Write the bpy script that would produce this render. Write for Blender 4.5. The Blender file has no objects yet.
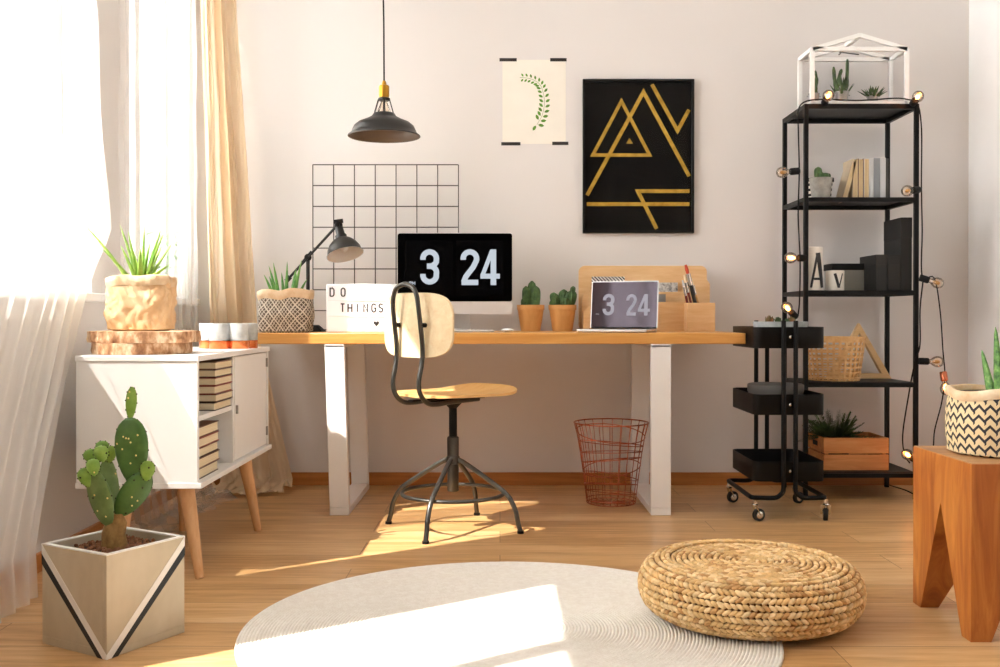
import bpy, math, random
from mathutils import Vector, Matrix, noise
PI = math.pi
S = bpy.context.scene
C = S.collection

# ---------------------------------------------------------------- camera, sky, sun, exposure
cam = bpy.data.cameras.new('camera'); camo = bpy.data.objects.new('camera', cam); C.objects.link(camo)
cam.lens = 36; cam.sensor_width = 36; cam.clip_start = .05
camo.location = (0, 0, .815); camo.rotation_euler = (PI/2 - math.radians(.35), 0, 0); cam.shift_y = -.0104
S.camera = camo
W = bpy.data.worlds.new('sky'); S.world = W; W.use_nodes = True
bg = W.node_tree.nodes['Background']; bg.inputs[0].default_value = (.985, .985, .985, 1); bg.inputs[1].default_value = 6.2
sun = bpy.data.lights.new('sun', 'SUN'); suno = bpy.data.objects.new('sun', sun); C.objects.link(suno)
sun.energy = 30; sun.color = (1, .95, .88); sun.angle = math.radians(.5)
SD = Vector((.825, .567, -1.24)).normalized()
suno.rotation_euler = SD.to_track_quat('-Z', 'Y').to_euler()
S.view_settings.view_transform = 'Standard'; S.view_settings.look = 'None'
S.view_settings.exposure = 1.05; S.view_settings.gamma = 1; S.view_settings.use_curve_mapping = False

# ---------------------------------------------------------------- materials
def col(h):
    h = h.lstrip('#'); c = [int(h[i:i+2], 16)/255 for i in (0, 2, 4)]
    return tuple((x/12.92 if x <= .04045 else ((x+.055)/1.055)**2.4) for x in c) + (1,)
def nt(name):
    m = bpy.data.materials.new(name); m.use_nodes = True
    n = m.node_tree; return m, n, n.nodes['Principled BSDF']
def add(n, t, **k):
    x = n.nodes.new(t)
    for a, b in k.items(): setattr(x, a, b)
    return x
def bump(n, b, h, st, dist=.002):
    q = add(n, 'ShaderNodeBump'); q.inputs['Strength'].default_value = st; q.inputs['Distance'].default_value = dist
    n.links.new(h, q.inputs['Height']); n.links.new(q.outputs[0], b.inputs['Normal'])
def ramp(n, f, stops):
    r = add(n, 'ShaderNodeValToRGB'); e = r.color_ramp.elements
    while len(e) < len(stops): e.new(.5)
    for i, (p, c) in enumerate(stops): e[i].position = p; e[i].color = c if not isinstance(c, str) else col(c)
    n.links.new(f, r.inputs[0]); return r.outputs[0]
def coords(n, sc=(1, 1, 1), rot=(0, 0, 0), src='Object'):
    t = add(n, 'ShaderNodeTexCoord'); m = add(n, 'ShaderNodeMapping')
    m.inputs['Scale'].default_value = sc; m.inputs['Rotation'].default_value = rot
    n.links.new(t.outputs[src], m.inputs[0]); return m.outputs[0]
def nz(n, v, scale, detail=3, rough=.5, dist=0):
    x = add(n, 'ShaderNodeTexNoise'); x.inputs['Scale'].default_value = scale; x.inputs['Detail'].default_value = detail
    x.inputs['Roughness'].default_value = rough; x.inputs['Distortion'].default_value = dist
    if v is not None: n.links.new(v, x.inputs['Vector'])
    return x.outputs['Fac']
def math_(n, op, a, b=None):
    x = add(n, 'ShaderNodeMath', operation=op)
    for i, v in enumerate((a, b)):
        if v is None: continue
        if isinstance(v, (int, float)): x.inputs[i].default_value = v
        else: n.links.new(v, x.inputs[i])
    return x.outputs[0]
def mat(name, c, rough=.5, metal=0, var=.06, vs=12, bs=0, bsc=60, **k):
    m, n, b = nt(name); c = col(c) if isinstance(c, str) else c
    v = coords(n); f = nz(n, v, vs)
    lo = tuple(max(0, x*(1-var)) for x in c[:3])+(1,); hi = tuple(min(1, x*(1+var)) for x in c[:3])+(1,)
    n.links.new(ramp(n, f, [(.3, lo), (.7, hi)]), b.inputs['Base Color'])
    b.inputs['Roughness'].default_value = rough; b.inputs['Metallic'].default_value = metal
    if bs: bump(n, b, nz(n, v, bsc), bs)
    for a, q in k.items(): b.inputs[a.replace('_', ' ')].default_value = q
    return m
def wood(name, c1, c2, axis='x', sc=3, rough=.45, bs=.15, stretch=14, coat=0):
    m, n, b = nt(name); s = [stretch]*3; s['xyz'.index(axis)] = 1
    v = coords(n, tuple(x*sc for x in s)); f = nz(n, v, 1, 5, .6, .6); g = nz(n, v, 4, 3, .6, .3)
    n.links.new(ramp(n, math_(n, 'ADD', math_(n, 'MULTIPLY', f, .75), math_(n, 'MULTIPLY', g, .25)), [(.32, c1), (.68, c2)]), b.inputs['Base Color'])
    b.inputs['Roughness'].default_value = rough; b.inputs['Coat Weight'].default_value = coat
    bump(n, b, g, bs, .001); return m
def emis(name, c, st):
    m, n, b = nt(name); b.inputs['Base Color'].default_value = col(c) if name not in ('screen_digit', 'screen_digit_pale') else (.02, .02, .02, 1); b.inputs['Emission Color'].default_value = col(c)
    b.inputs['Emission Strength'].default_value = st; return m
def glass(name, tint='#ffffff', fac=.1, rough=0, k=.8):
    m, n, b = nt(name); n.nodes.remove(b); o = n.nodes['Material Output']
    t = add(n, 'ShaderNodeBsdfTransparent'); t.inputs[0].default_value = col(tint)
    g = add(n, 'ShaderNodeBsdfGlossy'); g.inputs['Roughness'].default_value = rough
    x = add(n, 'ShaderNodeMixShader'); fr = add(n, 'ShaderNodeFresnel'); fr.inputs[0].default_value = 1.45
    n.links.new(math_(n, 'ADD', math_(n, 'MULTIPLY', fr.outputs[0], k), fac*.1), x.inputs[0])
    n.links.new(t.outputs[0], x.inputs[1]); n.links.new(g.outputs[0], x.inputs[2]); n.links.new(x.outputs[0], o.inputs[0]); return m
def sheer_mat(name, c, opac):
    m, n, b = nt(name); n.nodes.remove(b); o = n.nodes['Material Output']
    t = add(n, 'ShaderNodeBsdfTransparent'); d = add(n, 'ShaderNodeBsdfDiffuse'); l = add(n, 'ShaderNodeBsdfTranslucent')
    d.inputs[0].default_value = col(c); l.inputs[0].default_value = col(c)
    a = add(n, 'ShaderNodeMixShader'); a.inputs[0].default_value = .5; x = add(n, 'ShaderNodeMixShader'); x.inputs[0].default_value = opac
    n.links.new(d.outputs[0], a.inputs[1]); n.links.new(l.outputs[0], a.inputs[2])
    n.links.new(t.outputs[0], x.inputs[1]); n.links.new(a.outputs[0], x.inputs[2]); n.links.new(x.outputs[0], o.inputs[0]); return m
def floor_mat():
    m, n, b = nt('oak_planks'); v = coords(n)
    br = add(n, 'ShaderNodeTexBrick'); br.offset = .37; n.links.new(v, br.inputs['Vector'])
    for k, x in (('Scale', 1), ('Mortar Size', .0012), ('Mortar Smooth', .2), ('Bias', 0), ('Brick Width', 1.3), ('Row Height', .19)): br.inputs[k].default_value = x
    br.inputs['Color1'].default_value = (0, 0, 0, 1); br.inputs['Color2'].default_value = (1, 1, 1, 1); br.inputs['Mortar'].default_value = (.5, .5, .5, 1)
    off = add(n, 'ShaderNodeVectorMath', operation='MULTIPLY_ADD'); n.links.new(br.outputs['Color'], off.inputs[0]); off.inputs[1].default_value = (7, 3, 0); n.links.new(v, off.inputs[2])
    mp = add(n, 'ShaderNodeMapping'); mp.inputs['Scale'].default_value = (1.6, 22, 1); n.links.new(off.outputs[0], mp.inputs[0])
    f = nz(n, mp.outputs[0], 1, 6, .62, 1.1); g = nz(n, mp.outputs[0], 5, 3, .6, .2)
    t = math_(n, 'ADD', math_(n, 'ADD', math_(n, 'MULTIPLY', f, .6), math_(n, 'MULTIPLY', g, .25)), math_(n, 'MULTIPLY', br.outputs['Color'], .12))
    c = ramp(n, t, [(.3, '#ab7a46'), (.5, '#d4a872'), (.68, '#e8c698')])
    mx = add(n, 'ShaderNodeMixRGB', blend_type='MULTIPLY'); mx.inputs[2].default_value = col('#9a7350')
    n.links.new(br.outputs['Fac'], mx.inputs[0]); n.links.new(c, mx.inputs[1]); n.links.new(mx.outputs[0], b.inputs['Base Color'])
    b.inputs['Roughness'].default_value = .3; b.inputs['Specular IOR Level'].default_value = .45
    bump(n, b, math_(n, 'SUBTRACT', g, br.outputs['Fac']), .12, .001); return m
def pattern_mat(name, base, line, kind):
    m, n, b = nt(name); t = add(n, 'ShaderNodeTexCoord'); s = add(n, 'ShaderNodeSeparateXYZ'); n.links.new(t.outputs['UV'], s.inputs[0])
    u, v = s.outputs[0], s.outputs[1]
    if kind == 'diamond':
        def ln(op):
            a = math_(n, 'MULTIPLY', math_(n, op, u, v), 17); fr = math_(n, 'FRACT', a)
            f2 = math_(n, 'FRACT', math_(n, 'MULTIPLY', a, 3))
            return math_(n, 'MAXIMUM', math_(n, 'LESS_THAN', fr, .15), math_(n, 'LESS_THAN', f2, .22))
        f = math_(n, 'MAXIMUM', ln('ADD'), ln('SUBTRACT'))
    elif kind == 'zigzag':
        tri = math_(n, 'ABSOLUTE', math_(n, 'SUBTRACT', math_(n, 'FRACT', math_(n, 'MULTIPLY', u, 40)), .5))
        a = math_(n, 'ADD', math_(n, 'MULTIPLY', v, 38), math_(n, 'MULTIPLY', tri, 1.1)); f = math_(n, 'LESS_THAN', math_(n, 'FRACT', a), .34)
        dot = math_(n, 'MULTIPLY', math_(n, 'LESS_THAN', math_(n, 'FRACT', math_(n, 'MULTIPLY', u, 40)), .16), math_(n, 'LESS_THAN', math_(n, 'FRACT', math_(n, 'ADD', a, .25)), .6))
        f = math_(n, 'MAXIMUM', f, dot)
    elif kind == 'stripe': f = math_(n, 'LESS_THAN', math_(n, 'FRACT', math_(n, 'MULTIPLY', v, 42)), .5)
    else: f = math_(n, 'LESS_THAN', math_(n, 'FRACT', math_(n, 'MULTIPLY', math_(n, 'ADD', u, v), 62)), .5)
    mx = add(n, 'ShaderNodeMixRGB'); mx.inputs[1].default_value = col(base); mx.inputs[2].default_value = col(line)
    n.links.new(f, mx.inputs[0]); n.links.new(mx.outputs[0], b.inputs['Base Color']); b.inputs['Roughness'].default_value = .8
    bump(n, b, nz(n, t.outputs['UV'], 90), .4); return m
def noise2(name, stops, scale, detail=4, rough=.6, bs=.3, bscale=None, metal=0, sc=(1, 1, 1), dist=0):
    m, n, b = nt(name); v = coords(n, sc); f = nz(n, v, scale, detail, .6, dist)
    n.links.new(ramp(n, f, stops), b.inputs['Base Color']); b.inputs['Roughness'].default_value = rough; b.inputs['Metallic'].default_value = metal
    bump(n, b, nz(n, v, bscale or scale), bs, .003); return m

M = dict(
 wall=mat('wall_paint', '#e3deda', .9, var=.012, vs=2, bs=.05, bsc=200), wall_r=mat('right_wall_paint', '#fbfaf8', .85, var=.01), ceil=mat('ceiling_paint', '#f4f2ef', .9, var=.01),
 floor=floor_mat(), base=wood('baseboard_wood', '#a9672d', '#c98746', 'x', 2, .4), base_y=wood('baseboard_wood_side', '#a9672d', '#c98746', 'y', 2, .4),
 wframe=mat('window_paint', '#f6f5f3', .4, var=.01), pane=glass('window_pane', fac=.1),
 sheer=sheer_mat('sheer_fabric', '#fdfbf8', .5), sheer2=sheer_mat('sheer_fabric_fine', '#fbf9f6', .22),
 drape=None, white=mat('white_lacquer', '#f3f1ee', .35, var=.01), whitem=mat('white_steel', '#f2efec', .4, var=.01),
 desk=wood('oak_desk', '#cf8f45', '#e5ad62', 'x', 2.2, .38, .12, 16), desk_end=None,
 beech=wood('beech_leg', '#d5a06c', '#e6b988', 'z', 4, .5), birch=wood('birch_ply', '#e6c899', '#f3dfb8', 'x', 5, .42, .08, 6),
 birchd=wood('birch_ply_seat', '#d5a25e', '#e9bf80', 'x', 5, .4, .08, 6),
 steel=mat('gunmetal', '#53514d', .32, .85, .12, 20), steel_b=mat('bright_gunmetal', '#8b8882', .28, .95, .1, 20),
 black=mat('black_powder_coat', '#090808', .45, .05, .1, Specular_IOR_Level=.22), blackm=mat('black_matt', '#0e0d0d', .7, 0, .1, Specular_IOR_Level=.3), dgrey=mat('dark_grey_box', '#1c1b19', .75, 0, .08),
 rubber=mat('rubber', '#141414', .6), chrome=mat('chrome', '#d8d6d2', .18, 1, .03), alu=mat('aluminium', '#d4d3d2', .3, .8, .02), alu2=mat('pale_aluminium', '#e6e3e1', .4, .25, .02),
 keyw=mat('white_plastic', '#f3f3f2', .35, var=.01), screen=mat('screen_glass', '#020203', .15, 0, .02, Specular_IOR_Level=.12), card=mat('flip_card', '#060608', .2, 0, .02, Specular_IOR_Level=.12),
 lapscreen=mat('laptop_screen_glass', '#1c0f17', .08, 0, .02, Specular_IOR_Level=.8, Specular_Tint=(1, .84, .96, 1)), digit=emis('screen_digit', '#bcc6d0', .5), digit2=emis('screen_digit_pale', '#b0abb5', .36),
 gold=noise2('gold_tape', [(.3, '#a9821c'), (.7, '#d6b047')], 30, bs=.1, rough=.45, metal=.25), poster=mat('poster_black', '#090706', .8, Specular_IOR_Level=.2), pframe=mat('black_frame', '#090807', .3, Specular_IOR_Level=.3), pglass=glass('picture_glass', fac=0, k=.12),
 paper=mat('cream_paper', '#f2ecdf', .9, var=.02), tape=mat('black_tape', '#241d17', .6), leafp=mat('printed_green', '#5f8f2f', .8, var=.3, vs=30),
 grid=mat('dark_wire', '#4a423b', .5, .5), copper=mat('copper_wire', '#b86a4a', .25, .9, .1), copperf=noise2('copper_foil', [(.3, '#e0703a'), (.7, '#f39a63')], 20, bs=.15, rough=.25, metal=.75),
 concrete=noise2('concrete', [(.3, '#aeb0af'), (.7, '#cfd1d0')], 25, bs=.25, bscale=90, rough=.85), stone=noise2('stone_tray', [(.3, '#8f918f'), (.7, '#b9bbb8')], 20, bs=.2, rough=.8),
 brass=mat('brass', '#b8862f', .3, .9), enamel=mat('lamp_black', '#262421', .38, .3), enamel_in=mat('white_enamel', '#eee9e3', .5, 0, .02, vs=5), inbrown=mat('shade_inside', '#6d5c4e', .5, .2),
 bulb=glass('bulb_glass', '#fff6ea', fac=.6), fil=emis('lit_filament', '#ff9a48', 14), fil0=mat('filament', '#c99a5a', .3, .8), glow=None,
 kraft=noise2('kraft_paper', [(.25, '#dcb081'), (.5, '#e9c397'), (.75, '#f6dbb5')], 9, bs=.5, bscale=30, rough=.8, dist=1.5), kraft_cuff=noise2('kraft_cuff', [(.3, '#d9b285'), (.7, '#f3dfc0')], 20, bs=.3, rough=.85),
 diam=pattern_mat('diamond_print', '#5d4e3f', '#d9cfbf', 'diamond'), zig=pattern_mat('zigzag_print', '#e6cfa4', '#2e2c33', 'zigzag'),
 striped=pattern_mat('striped_print', '#ece4d6', '#16130f', 'stripe'), slant=pattern_mat('slant_print', '#f4f1ec', '#1b1918', 'slant'),
 soil=noise2('soil', [(.3, '#2b1d12'), (.7, '#5a3d26')], 60, bs=.8, rough=1), pebble=noise2('pebbles', [(.3, '#6e4327'), (.7, '#a87350')], 30, bs=.3, rough=.9),
 aloe=noise2('aloe_leaf', [(.3, '#3f8238'), (.7, '#84b85c')], 22, bs=.1, rough=.45), aloe2=noise2('aloe_leaf_bright', [(.3, '#5d9430'), (.7, '#b3d060')], 18, bs=.1, rough=.4),
 aloe3=noise2('aloe_leaf_deep', [(.35, '#2f5f28'), (.6, '#6fa04e'), (.75, '#a8c47a')], 60, bs=.15, rough=.5),
 pad=noise2('cactus_pad', [(.3, '#3a5f2a'), (.7, '#567d3a')], 20, bs=.15, rough=.5), pad2=noise2('cactus_pad_grey', [(.3, '#55703c'), (.7, '#7d9455')], 20, bs=.15, rough=.55),
 padn=noise2('cactus_pad_new', [(.3, '#66902f'), (.7, '#93b554')], 20, bs=.15, rough=.5), areole=mat('areole', '#ecd98a', .8), areoled=mat('dark_areole', '#2f2f1c', .8), trunk=noise2('cactus_trunk', [(.3, '#7a5a30'), (.7, '#b08a52')], 40, bs=.6, rough=.9),
 cactus=noise2('cactus_green', [(.3, '#25431f'), (.7, '#587a42')], 40, bs=.4, rough=.6), succ=noise2('succulent_green', [(.3, '#24381f'), (.7, '#4f6b3a')], 40, bs=.2, rough=.6), succr=noise2('succulent_red', [(.3, '#4d5a2c'), (.7, '#a0643c')], 40, bs=.2, rough=.6),
 fern=noise2('feathery_green', [(.3, '#22391c'), (.7, '#54733a')], 30, bs=.1, rough=.6), outleaf=noise2('window_plant_leaf', [(.3, '#5f9a4e'), (.7, '#9cc484')], 20, bs=.1, rough=.5),
 terra=wood('tan_pot', '#c68d4c', '#d8a462', 'z', 6, .55, .05, 3), orgwood=wood('bamboo', '#dfb078', '#f0cb98', 'x', 5, .5, .08, 8),
 bark=noise2('bark', [(.3, '#6f442a'), (.48, '#c4936b'), (.62, '#f3d8b6')], 26, bs=1, bscale=40, rough=.95, sc=(1, 1, .5)), rings=noise2('cut_wood', [(.3, '#d8b48a'), (.7, '#ecd2ac')], 12, rough=.8),
 planter=noise2('brushed_plaster', [(.25, '#b0a38a'), (.5, '#c6b99f'), (.75, '#d4c9b2')], 5, bs=.1, rough=.5, sc=(1, 1, .6)), planterin=mat('planter_inside', '#8f8b80', .8), stripew=mat('white_stripe', '#efece6', .5), stripeb=mat('black_stripe', '#15171b', .5),
 pages=noise2('book_pages', [(.4, '#dfcda8'), (.6, '#f0e3c4')], 3, bs=.25, bscale=3, rough=.9, sc=(1, 1, 160)), pages_v=noise2('book_pages_upright', [(.4, '#cdb389'), (.6, '#e2cda2')], 3, bs=.2, bscale=3, rough=.9, sc=(160, 1, 1)),
 cov_r=mat('red_cover', '#8e3a2c', .5), cov_d=mat('dark_cover', '#3b2c28', .5), cov_b=mat('brown_cover', '#6b4632', .5), cov_g=mat('grey_cover', '#8d9296', .6), cov_w=mat('pale_cover', '#c9cbcc', .6), cov_l=mat('sand_cover', '#c9b79a', .6), cov_k=mat('charcoal_cover', '#45443f', .6),
 lightbox=emis('lightbox_panel', '#f6f2f4', .1), letter=mat('letter_ink', '#2b2a2c', .7), hingem=mat('hinge_metal', '#9b9791', .3, .8),
 china=mat('white_china', '#ece5da', .3, var=.01), greybox=mat('grey_card_box', '#9a988e', .8), crate=noise2('pine_crate', [(.25, '#b8703a'), (.5, '#d1894c'), (.75, '#e2a468')], 3, bs=.1, rough=.6, sc=(1, 8, 10), dist=.8), pine=wood('pale_pine', '#d9b077', '#ecca96', 'x', 6, .6),
 rattan=noise2('rattan', [(.3, '#cc9555'), (.7, '#eac48c')], 40, bs=.3, rough=.6), stool=noise2('oiled_oak', [(.25, '#7f3f14'), (.45, '#ad6226'), (.7, '#cf883e')], 2.2, 6, bs=.25, bscale=6, rough=.42, sc=(6, 6, 1), dist=1.4), stooltop=noise2('oiled_oak_top', [(.3, '#a87548'), (.7, '#c99a6a')], 2.5, 5, bs=.2, rough=.4, sc=(1, 8, 1)),
 red=mat('red_bristle', '#b8401f', .8), wine=mat('wine_handle', '#6b1a14', .35), blackh=mat('black_handle', '#191716', .3), notem=noise2('marbled_note', [(.35, '#6f6f6d'), (.55, '#d6d4d0')], 60, bs=0), greyp=mat('grey_card', '#8c8a85', .8),
 tin=mat('grey_tin', '#6e6a66', .5, .3), rugm=noise2('cotton_rug', [(.35, '#ebe3d8'), (.65, '#f4eee5')], 60, bs=.5, bscale=220, rough=1),
 pouf=None, bucket=mat('zinc', '#a5a5a3', .35, .8), terr=mat('greenhouse_white', '#fbfaf6', .5), potg=noise2('grey_pot', [(.3, '#96928a'), (.7, '#b8b4ab')], 30, bs=.2, rough=.85),
)
def drape_mat():
    m, n, b = nt('beige_drape'); b.inputs['Roughness'].default_value = .85; v = coords(n)
    n.links.new(ramp(n, nz(n, v, 5), [(.3, '#e9cda6'), (.7, '#f0d8b6')]), b.inputs['Base Color']); bump(n, b, nz(n, v, 300), .2)
    t = add(n, 'ShaderNodeBsdfTranslucent'); t.inputs[0].default_value = col('#f5e6cf'); x = add(n, 'ShaderNodeMixShader'); x.inputs[0].default_value = .36
    n.links.new(b.outputs[0], x.inputs[1]); n.links.new(t.outputs[0], x.inputs[2]); n.links.new(x.outputs[0], n.nodes['Material Output'].inputs[0]); return m
M['drape'] = drape_mat()
M['pouf'] = [mat('water_hyacinth_%s' % k, c, .6, var=.18, vs=40, bs=.4, bsc=120) for k, c in (('pale', '#ecca96'), ('mid', '#ddb479'), ('deep', '#c4935a'))]

# ---------------------------------------------------------------- geometry helpers
def frame_of(d):
    d = Vector(d).normalized(); u = Vector((0, 0, 1)) if abs(d.z) < .95 else Vector((1, 0, 0))
    a = d.cross(u).normalized(); return a, a.cross(d).normalized(), d
class MB:
    def __init__(s): s.v = []; s.f = []; s.m = []; s.mi = 0
    def addv(s, vs): i = len(s.v); s.v += [tuple(x) for x in vs]; return i
    def face(s, *f): s.f.append(tuple(f)); s.m.append(s.mi)
    def hexa(s, p):                                   # 8 points: bottom 4, top 4
        i = s.addv(p)
        for q in ((3, 2, 1, 0), (4, 5, 6, 7), (0, 1, 5, 4), (1, 2, 6, 5), (2, 3, 7, 6), (3, 0, 4, 7)): s.face(*[i+k for k in q])
        return s
    def box(s, x0, x1, y0, y1, z0, z1, rot=None, at=(0, 0, 0)):
        p = [Vector(q) for q in ((x0, y0, z0), (x1, y0, z0), (x1, y1, z0), (x0, y1, z0), (x0, y0, z1), (x1, y0, z1), (x1, y1, z1), (x0, y1, z1))]
        if rot is not None: p = [rot @ q + Vector(at) for q in p]
        return s.hexa(p)
    def bar(s, a, b, w, h):                           # rectangular bar from a to b
        a, b = Vector(a), Vector(b); u, v, d = frame_of(b-a); u *= w/2; v *= h/2
        return s.hexa([a-u-v, a+u-v, a+u+v, a-u+v, b-u-v, b+u-v, b+u+v, b-u+v])
    def loft(s, rings, cap=True, closed=True):
        n = len(rings[0]); idx = [s.addv(r) for r in rings]
        for a, b in zip(idx, idx[1:]):
            for k in range(n if closed else n-1): s.face(a+k, a+(k+1) % n, b+(k+1) % n, b+k)
        if cap: s.face(*[idx[0]+k for k in reversed(range(n))]); s.face(*[idx[-1]+k for k in range(n)])
        return s
    def tube(s, pts, r, n=8, flat=1, cap=True, loop=False, up=None):
        pts = [Vector(p) for p in pts]; N = len(pts); R = r if isinstance(r, (list, tuple)) else [r]*N; rings = []; pu = None
        for i, p in enumerate(pts):
            d = (pts[(i+1) % N]-pts[i-1]) if loop else (pts[min(i+1, N-1)]-pts[max(i-1, 0)])
            if d.length < 1e-9: d = Vector((0, 0, 1))
            d.normalize()
            if pu is None: u, v, _ = frame_of(d) if up is None else (d.cross(Vector(up)).normalized(), None, None)
            else: u = (pu - d*pu.dot(d)).normalized()
            v = d.cross(u); pu = u
            rings.append([p + (u*math.cos(2*PI*k/n) + v*math.sin(2*PI*k/n)*flat)*R[i] for k in range(n)])
        if loop:
            idx = [s.addv(q) for q in rings]
            for a, b in zip(idx, idx[1:]+idx[:1]):
                for k in range(n): s.face(a+k, a+(k+1) % n, b+(k+1) % n, b+k)
            return s
        return s.loft(rings, cap)
    def lathe(s, prof, o=(0, 0, 0), ax=(0, 0, 1), n=32, cap=False, sx=1, sy=1):
        q = Vector((0, 0, 1)).rotation_difference(Vector(ax).normalized()).to_matrix(); o = Vector(o)
        return s.loft([[o + q @ Vector((r*sx*math.cos(2*PI*k/n), r*sy*math.sin(2*PI*k/n), z)) for k in range(n)] for r, z in prof], cap)
    def cyl(s, a, b, r, r2=None, n=16): return s.tube([a, b], [r, r if r2 is None else r2], n)
    def ball(s, c, rx, ry=None, rz=None, n=10, m=6, rot=None, egg=0):
        ry = ry or rx; rz = rz or rx; c = Vector(c); R = rot or Matrix.Identity(3); rings = []
        for j in range(m+1):
            t = PI*j/m; sn = max(math.sin(t), .02); z = -math.cos(t); w = 1+egg*z
            rings.append([c + R @ Vector((rx*sn*w*math.cos(2*PI*k/n), ry*sn*w*math.sin(2*PI*k/n), rz*z)) for k in range(n)])
        return s.loft(rings)
    def prism(s, poly, mp, t):                        # poly of (u,v), mapped by mp(u,v,d), thickness t
        n = len(poly); a = s.addv([mp(u, v, 0) for u, v in poly]); b = s.addv([mp(u, v, t) for u, v in poly])
        s.face(*[a+k for k in reversed(range(n))]); s.face(*[b+k for k in range(n)])
        for k in range(n): s.face(a+k, a+(k+1) % n, b+(k+1) % n, b+k)
        return s
    def ribbon(s, pts, w, mp, t, closed=False, sub=1):
        P = [Vector((p[0], p[1])) for p in pts]
        if sub > 1:
            Q = []
            for i in range(len(P)-(0 if closed else 1)):
                a, b = P[i], P[(i+1) % len(P)]; Q += [a.lerp(b, k/sub) for k in range(sub)]
            if not closed: Q.append(P[-1])
            P = Q
        n = len(P); L = []
        for i in range(n):
            a = P[i-1] if (i > 0 or closed) else None; b = P[(i+1) % n] if (i < n-1 or closed) else None
            d1 = (P[i]-a).normalized() if a is not None else (b-P[i]).normalized(); d2 = (b-P[i]).normalized() if b is not None else d1
            n1 = Vector((-d1.y, d1.x)); n2 = Vector((-d2.y, d2.x)); m_ = (n1+n2)
            m_ = m_.normalized() if m_.length > .01 else n1; k = min(1/max(m_.dot(n1), .35), 2.6); L.append(m_*k*w/2)
        rings = [[mp(*(P[i]+L[i]), 0), mp(*(P[i]-L[i]), 0), mp(*(P[i]-L[i]), t), mp(*(P[i]+L[i]), t)] for i in range(n)]
        if closed:
            idx = [s.addv(q) for q in rings]
            for a, b in zip(idx, idx[1:]+idx[:1]):
                for k in range(4): s.face(a+k, a+(k+1) % 4, b+(k+1) % 4, b+k)
        else: s.loft(rings)
        return s
    def build(s, name, m, parent=None, loc=None, rz=0, smooth=False, bev=0, seg=2, uv=None, ang=40):
        me = bpy.data.meshes.new(name); me.from_pydata(s.v, [], s.f)
        for x in (m if isinstance(m, list) else [m]): me.materials.append(x)
        for p, i in zip(me.polygons, s.m): p.material_index = i
        import bmesh
        bm = bmesh.new(); bm.from_mesh(me); bmesh.ops.recalc_face_normals(bm, faces=bm.faces); bm.to_mesh(me); bm.free()
        if smooth:
            me.shade_smooth(); me.set_sharp_from_angle(angle=math.radians(ang))
        if uv == 'wrap':
            L = me.uv_layers.new(name='wrap')
            for p in me.polygons:
                a0 = math.atan2(p.center.y, p.center.x)
                for li in p.loop_indices:
                    c = me.vertices[me.loops[li].vertex_index].co; a = math.atan2(c.y, c.x)
                    while a-a0 > PI: a -= 2*PI
                    while a-a0 < -PI: a += 2*PI
                    L.data[li].uv = (a*.12, c.z)
        if uv == 'xz':
            L = me.uv_layers.new(name='flat')
            for p in me.polygons:
                for li in p.loop_indices: c = me.vertices[me.loops[li].vertex_index].co; L.data[li].uv = (c.x, c.z)
        o = bpy.data.objects.new(name, me); C.objects.link(o)
        if parent: o.parent = parent
        if loc: o.location = loc
        if rz: o.rotation_euler = (0, 0, rz)
        if bev:
            b = o.modifiers.new('bevel', 'BEVEL'); b.width = bev; b.segments = seg; b.limit_method = 'ANGLE'; b.angle_limit = math.radians(35)
            me.shade_smooth(); me.set_sharp_from_angle(angle=math.radians(50))
        return o
def tag(o, label, cat, group=None):
    o['label'] = label; o['category'] = cat
    if group: o['group'] = group
    return o
def thing(name, label, cat, loc=(0, 0, 0), rz=0, group=None):
    o = bpy.data.objects.new(name, None); C.objects.link(o); o.location = loc; o.rotation_euler = (0, 0, rz); o.empty_display_size = .05
    return tag(o, label, cat, group)
def struct(o): o['kind'] = 'structure'; return o
def lab(o, l): o['label'] = l; return o
def B(*a, **k): return MB().box(*a, **k)
def spline(pts, n=6):
    P = [Vector(p) for p in pts]; Q = [P[0]*2-P[1]]+P+[P[-1]*2-P[-2]]; out = []
    for i in range(1, len(Q)-2):
        a, b, c, d = Q[i-1:i+3]
        for k in range(n):
            t = k/n; out.append(.5*((2*b)+(c-a)*t+(2*a-5*b+4*c-d)*t*t+(3*b-a-3*c+d)*t**3))
    return out+[P[-1]]
def rrect(x0, x1, y0, y1, r, n=5):
    out = []
    for cx, cy, a in ((x1-r, y0+r, -PI/2), (x1-r, y1-r, 0), (x0+r, y1-r, PI/2), (x0+r, y0+r, PI)):
        out += [(cx+r*math.cos(a+PI/2*k/n), cy+r*math.sin(a+PI/2*k/n)) for k in range(n+1)]
    return out
def arc(cx, cy, rx, ry, a0, a1, n=10): return [(cx+rx*math.cos(math.radians(a0+(a1-a0)*k/n)), cy+ry*math.sin(math.radians(a0+(a1-a0)*k/n))) for k in range(n+1)]

# ---------------------------------------------------------------- the room
XL, XR, YB, YR, ZC = -1.48, 2.27, 4.85, -3.2, 2.9
struct(B(XL-.25, XR+.2, YR-.2, YB+.2, -.1, 0).build('floor', M['floor']))
struct(B(XL-.25, XR+.2, YR-.2, YB+.2, ZC, ZC+.1).build('ceiling', M['ceil']))
struct(B(XL-.25, XR+.2, YB, YB+.2, 0, ZC).build('wall_back', M['wall']))
struct(B(XR, XR+.2, YR-.2, YB, 0, ZC).build('wall_right', M['wall_r']))
WIN = [(2.55, 3.62), (4.0, 4.74), (.6, 1.88)]
SILL, HEAD, TH = .9, 2.74, .16
wl = MB(); ys = sorted([YR-.2, YB]+[y for w in WIN for y in w])
for a, b in zip(ys[::2], ys[1::2]): wl.box(XL-TH, XL, a, b, 0, ZC)
for a, b in WIN: wl.box(XL-TH, XL, a, b, 0, SILL-.03); wl.box(XL-TH, XL, a, b, HEAD, ZC)
struct(wl.build('wall_left', M['wall']))
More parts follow.
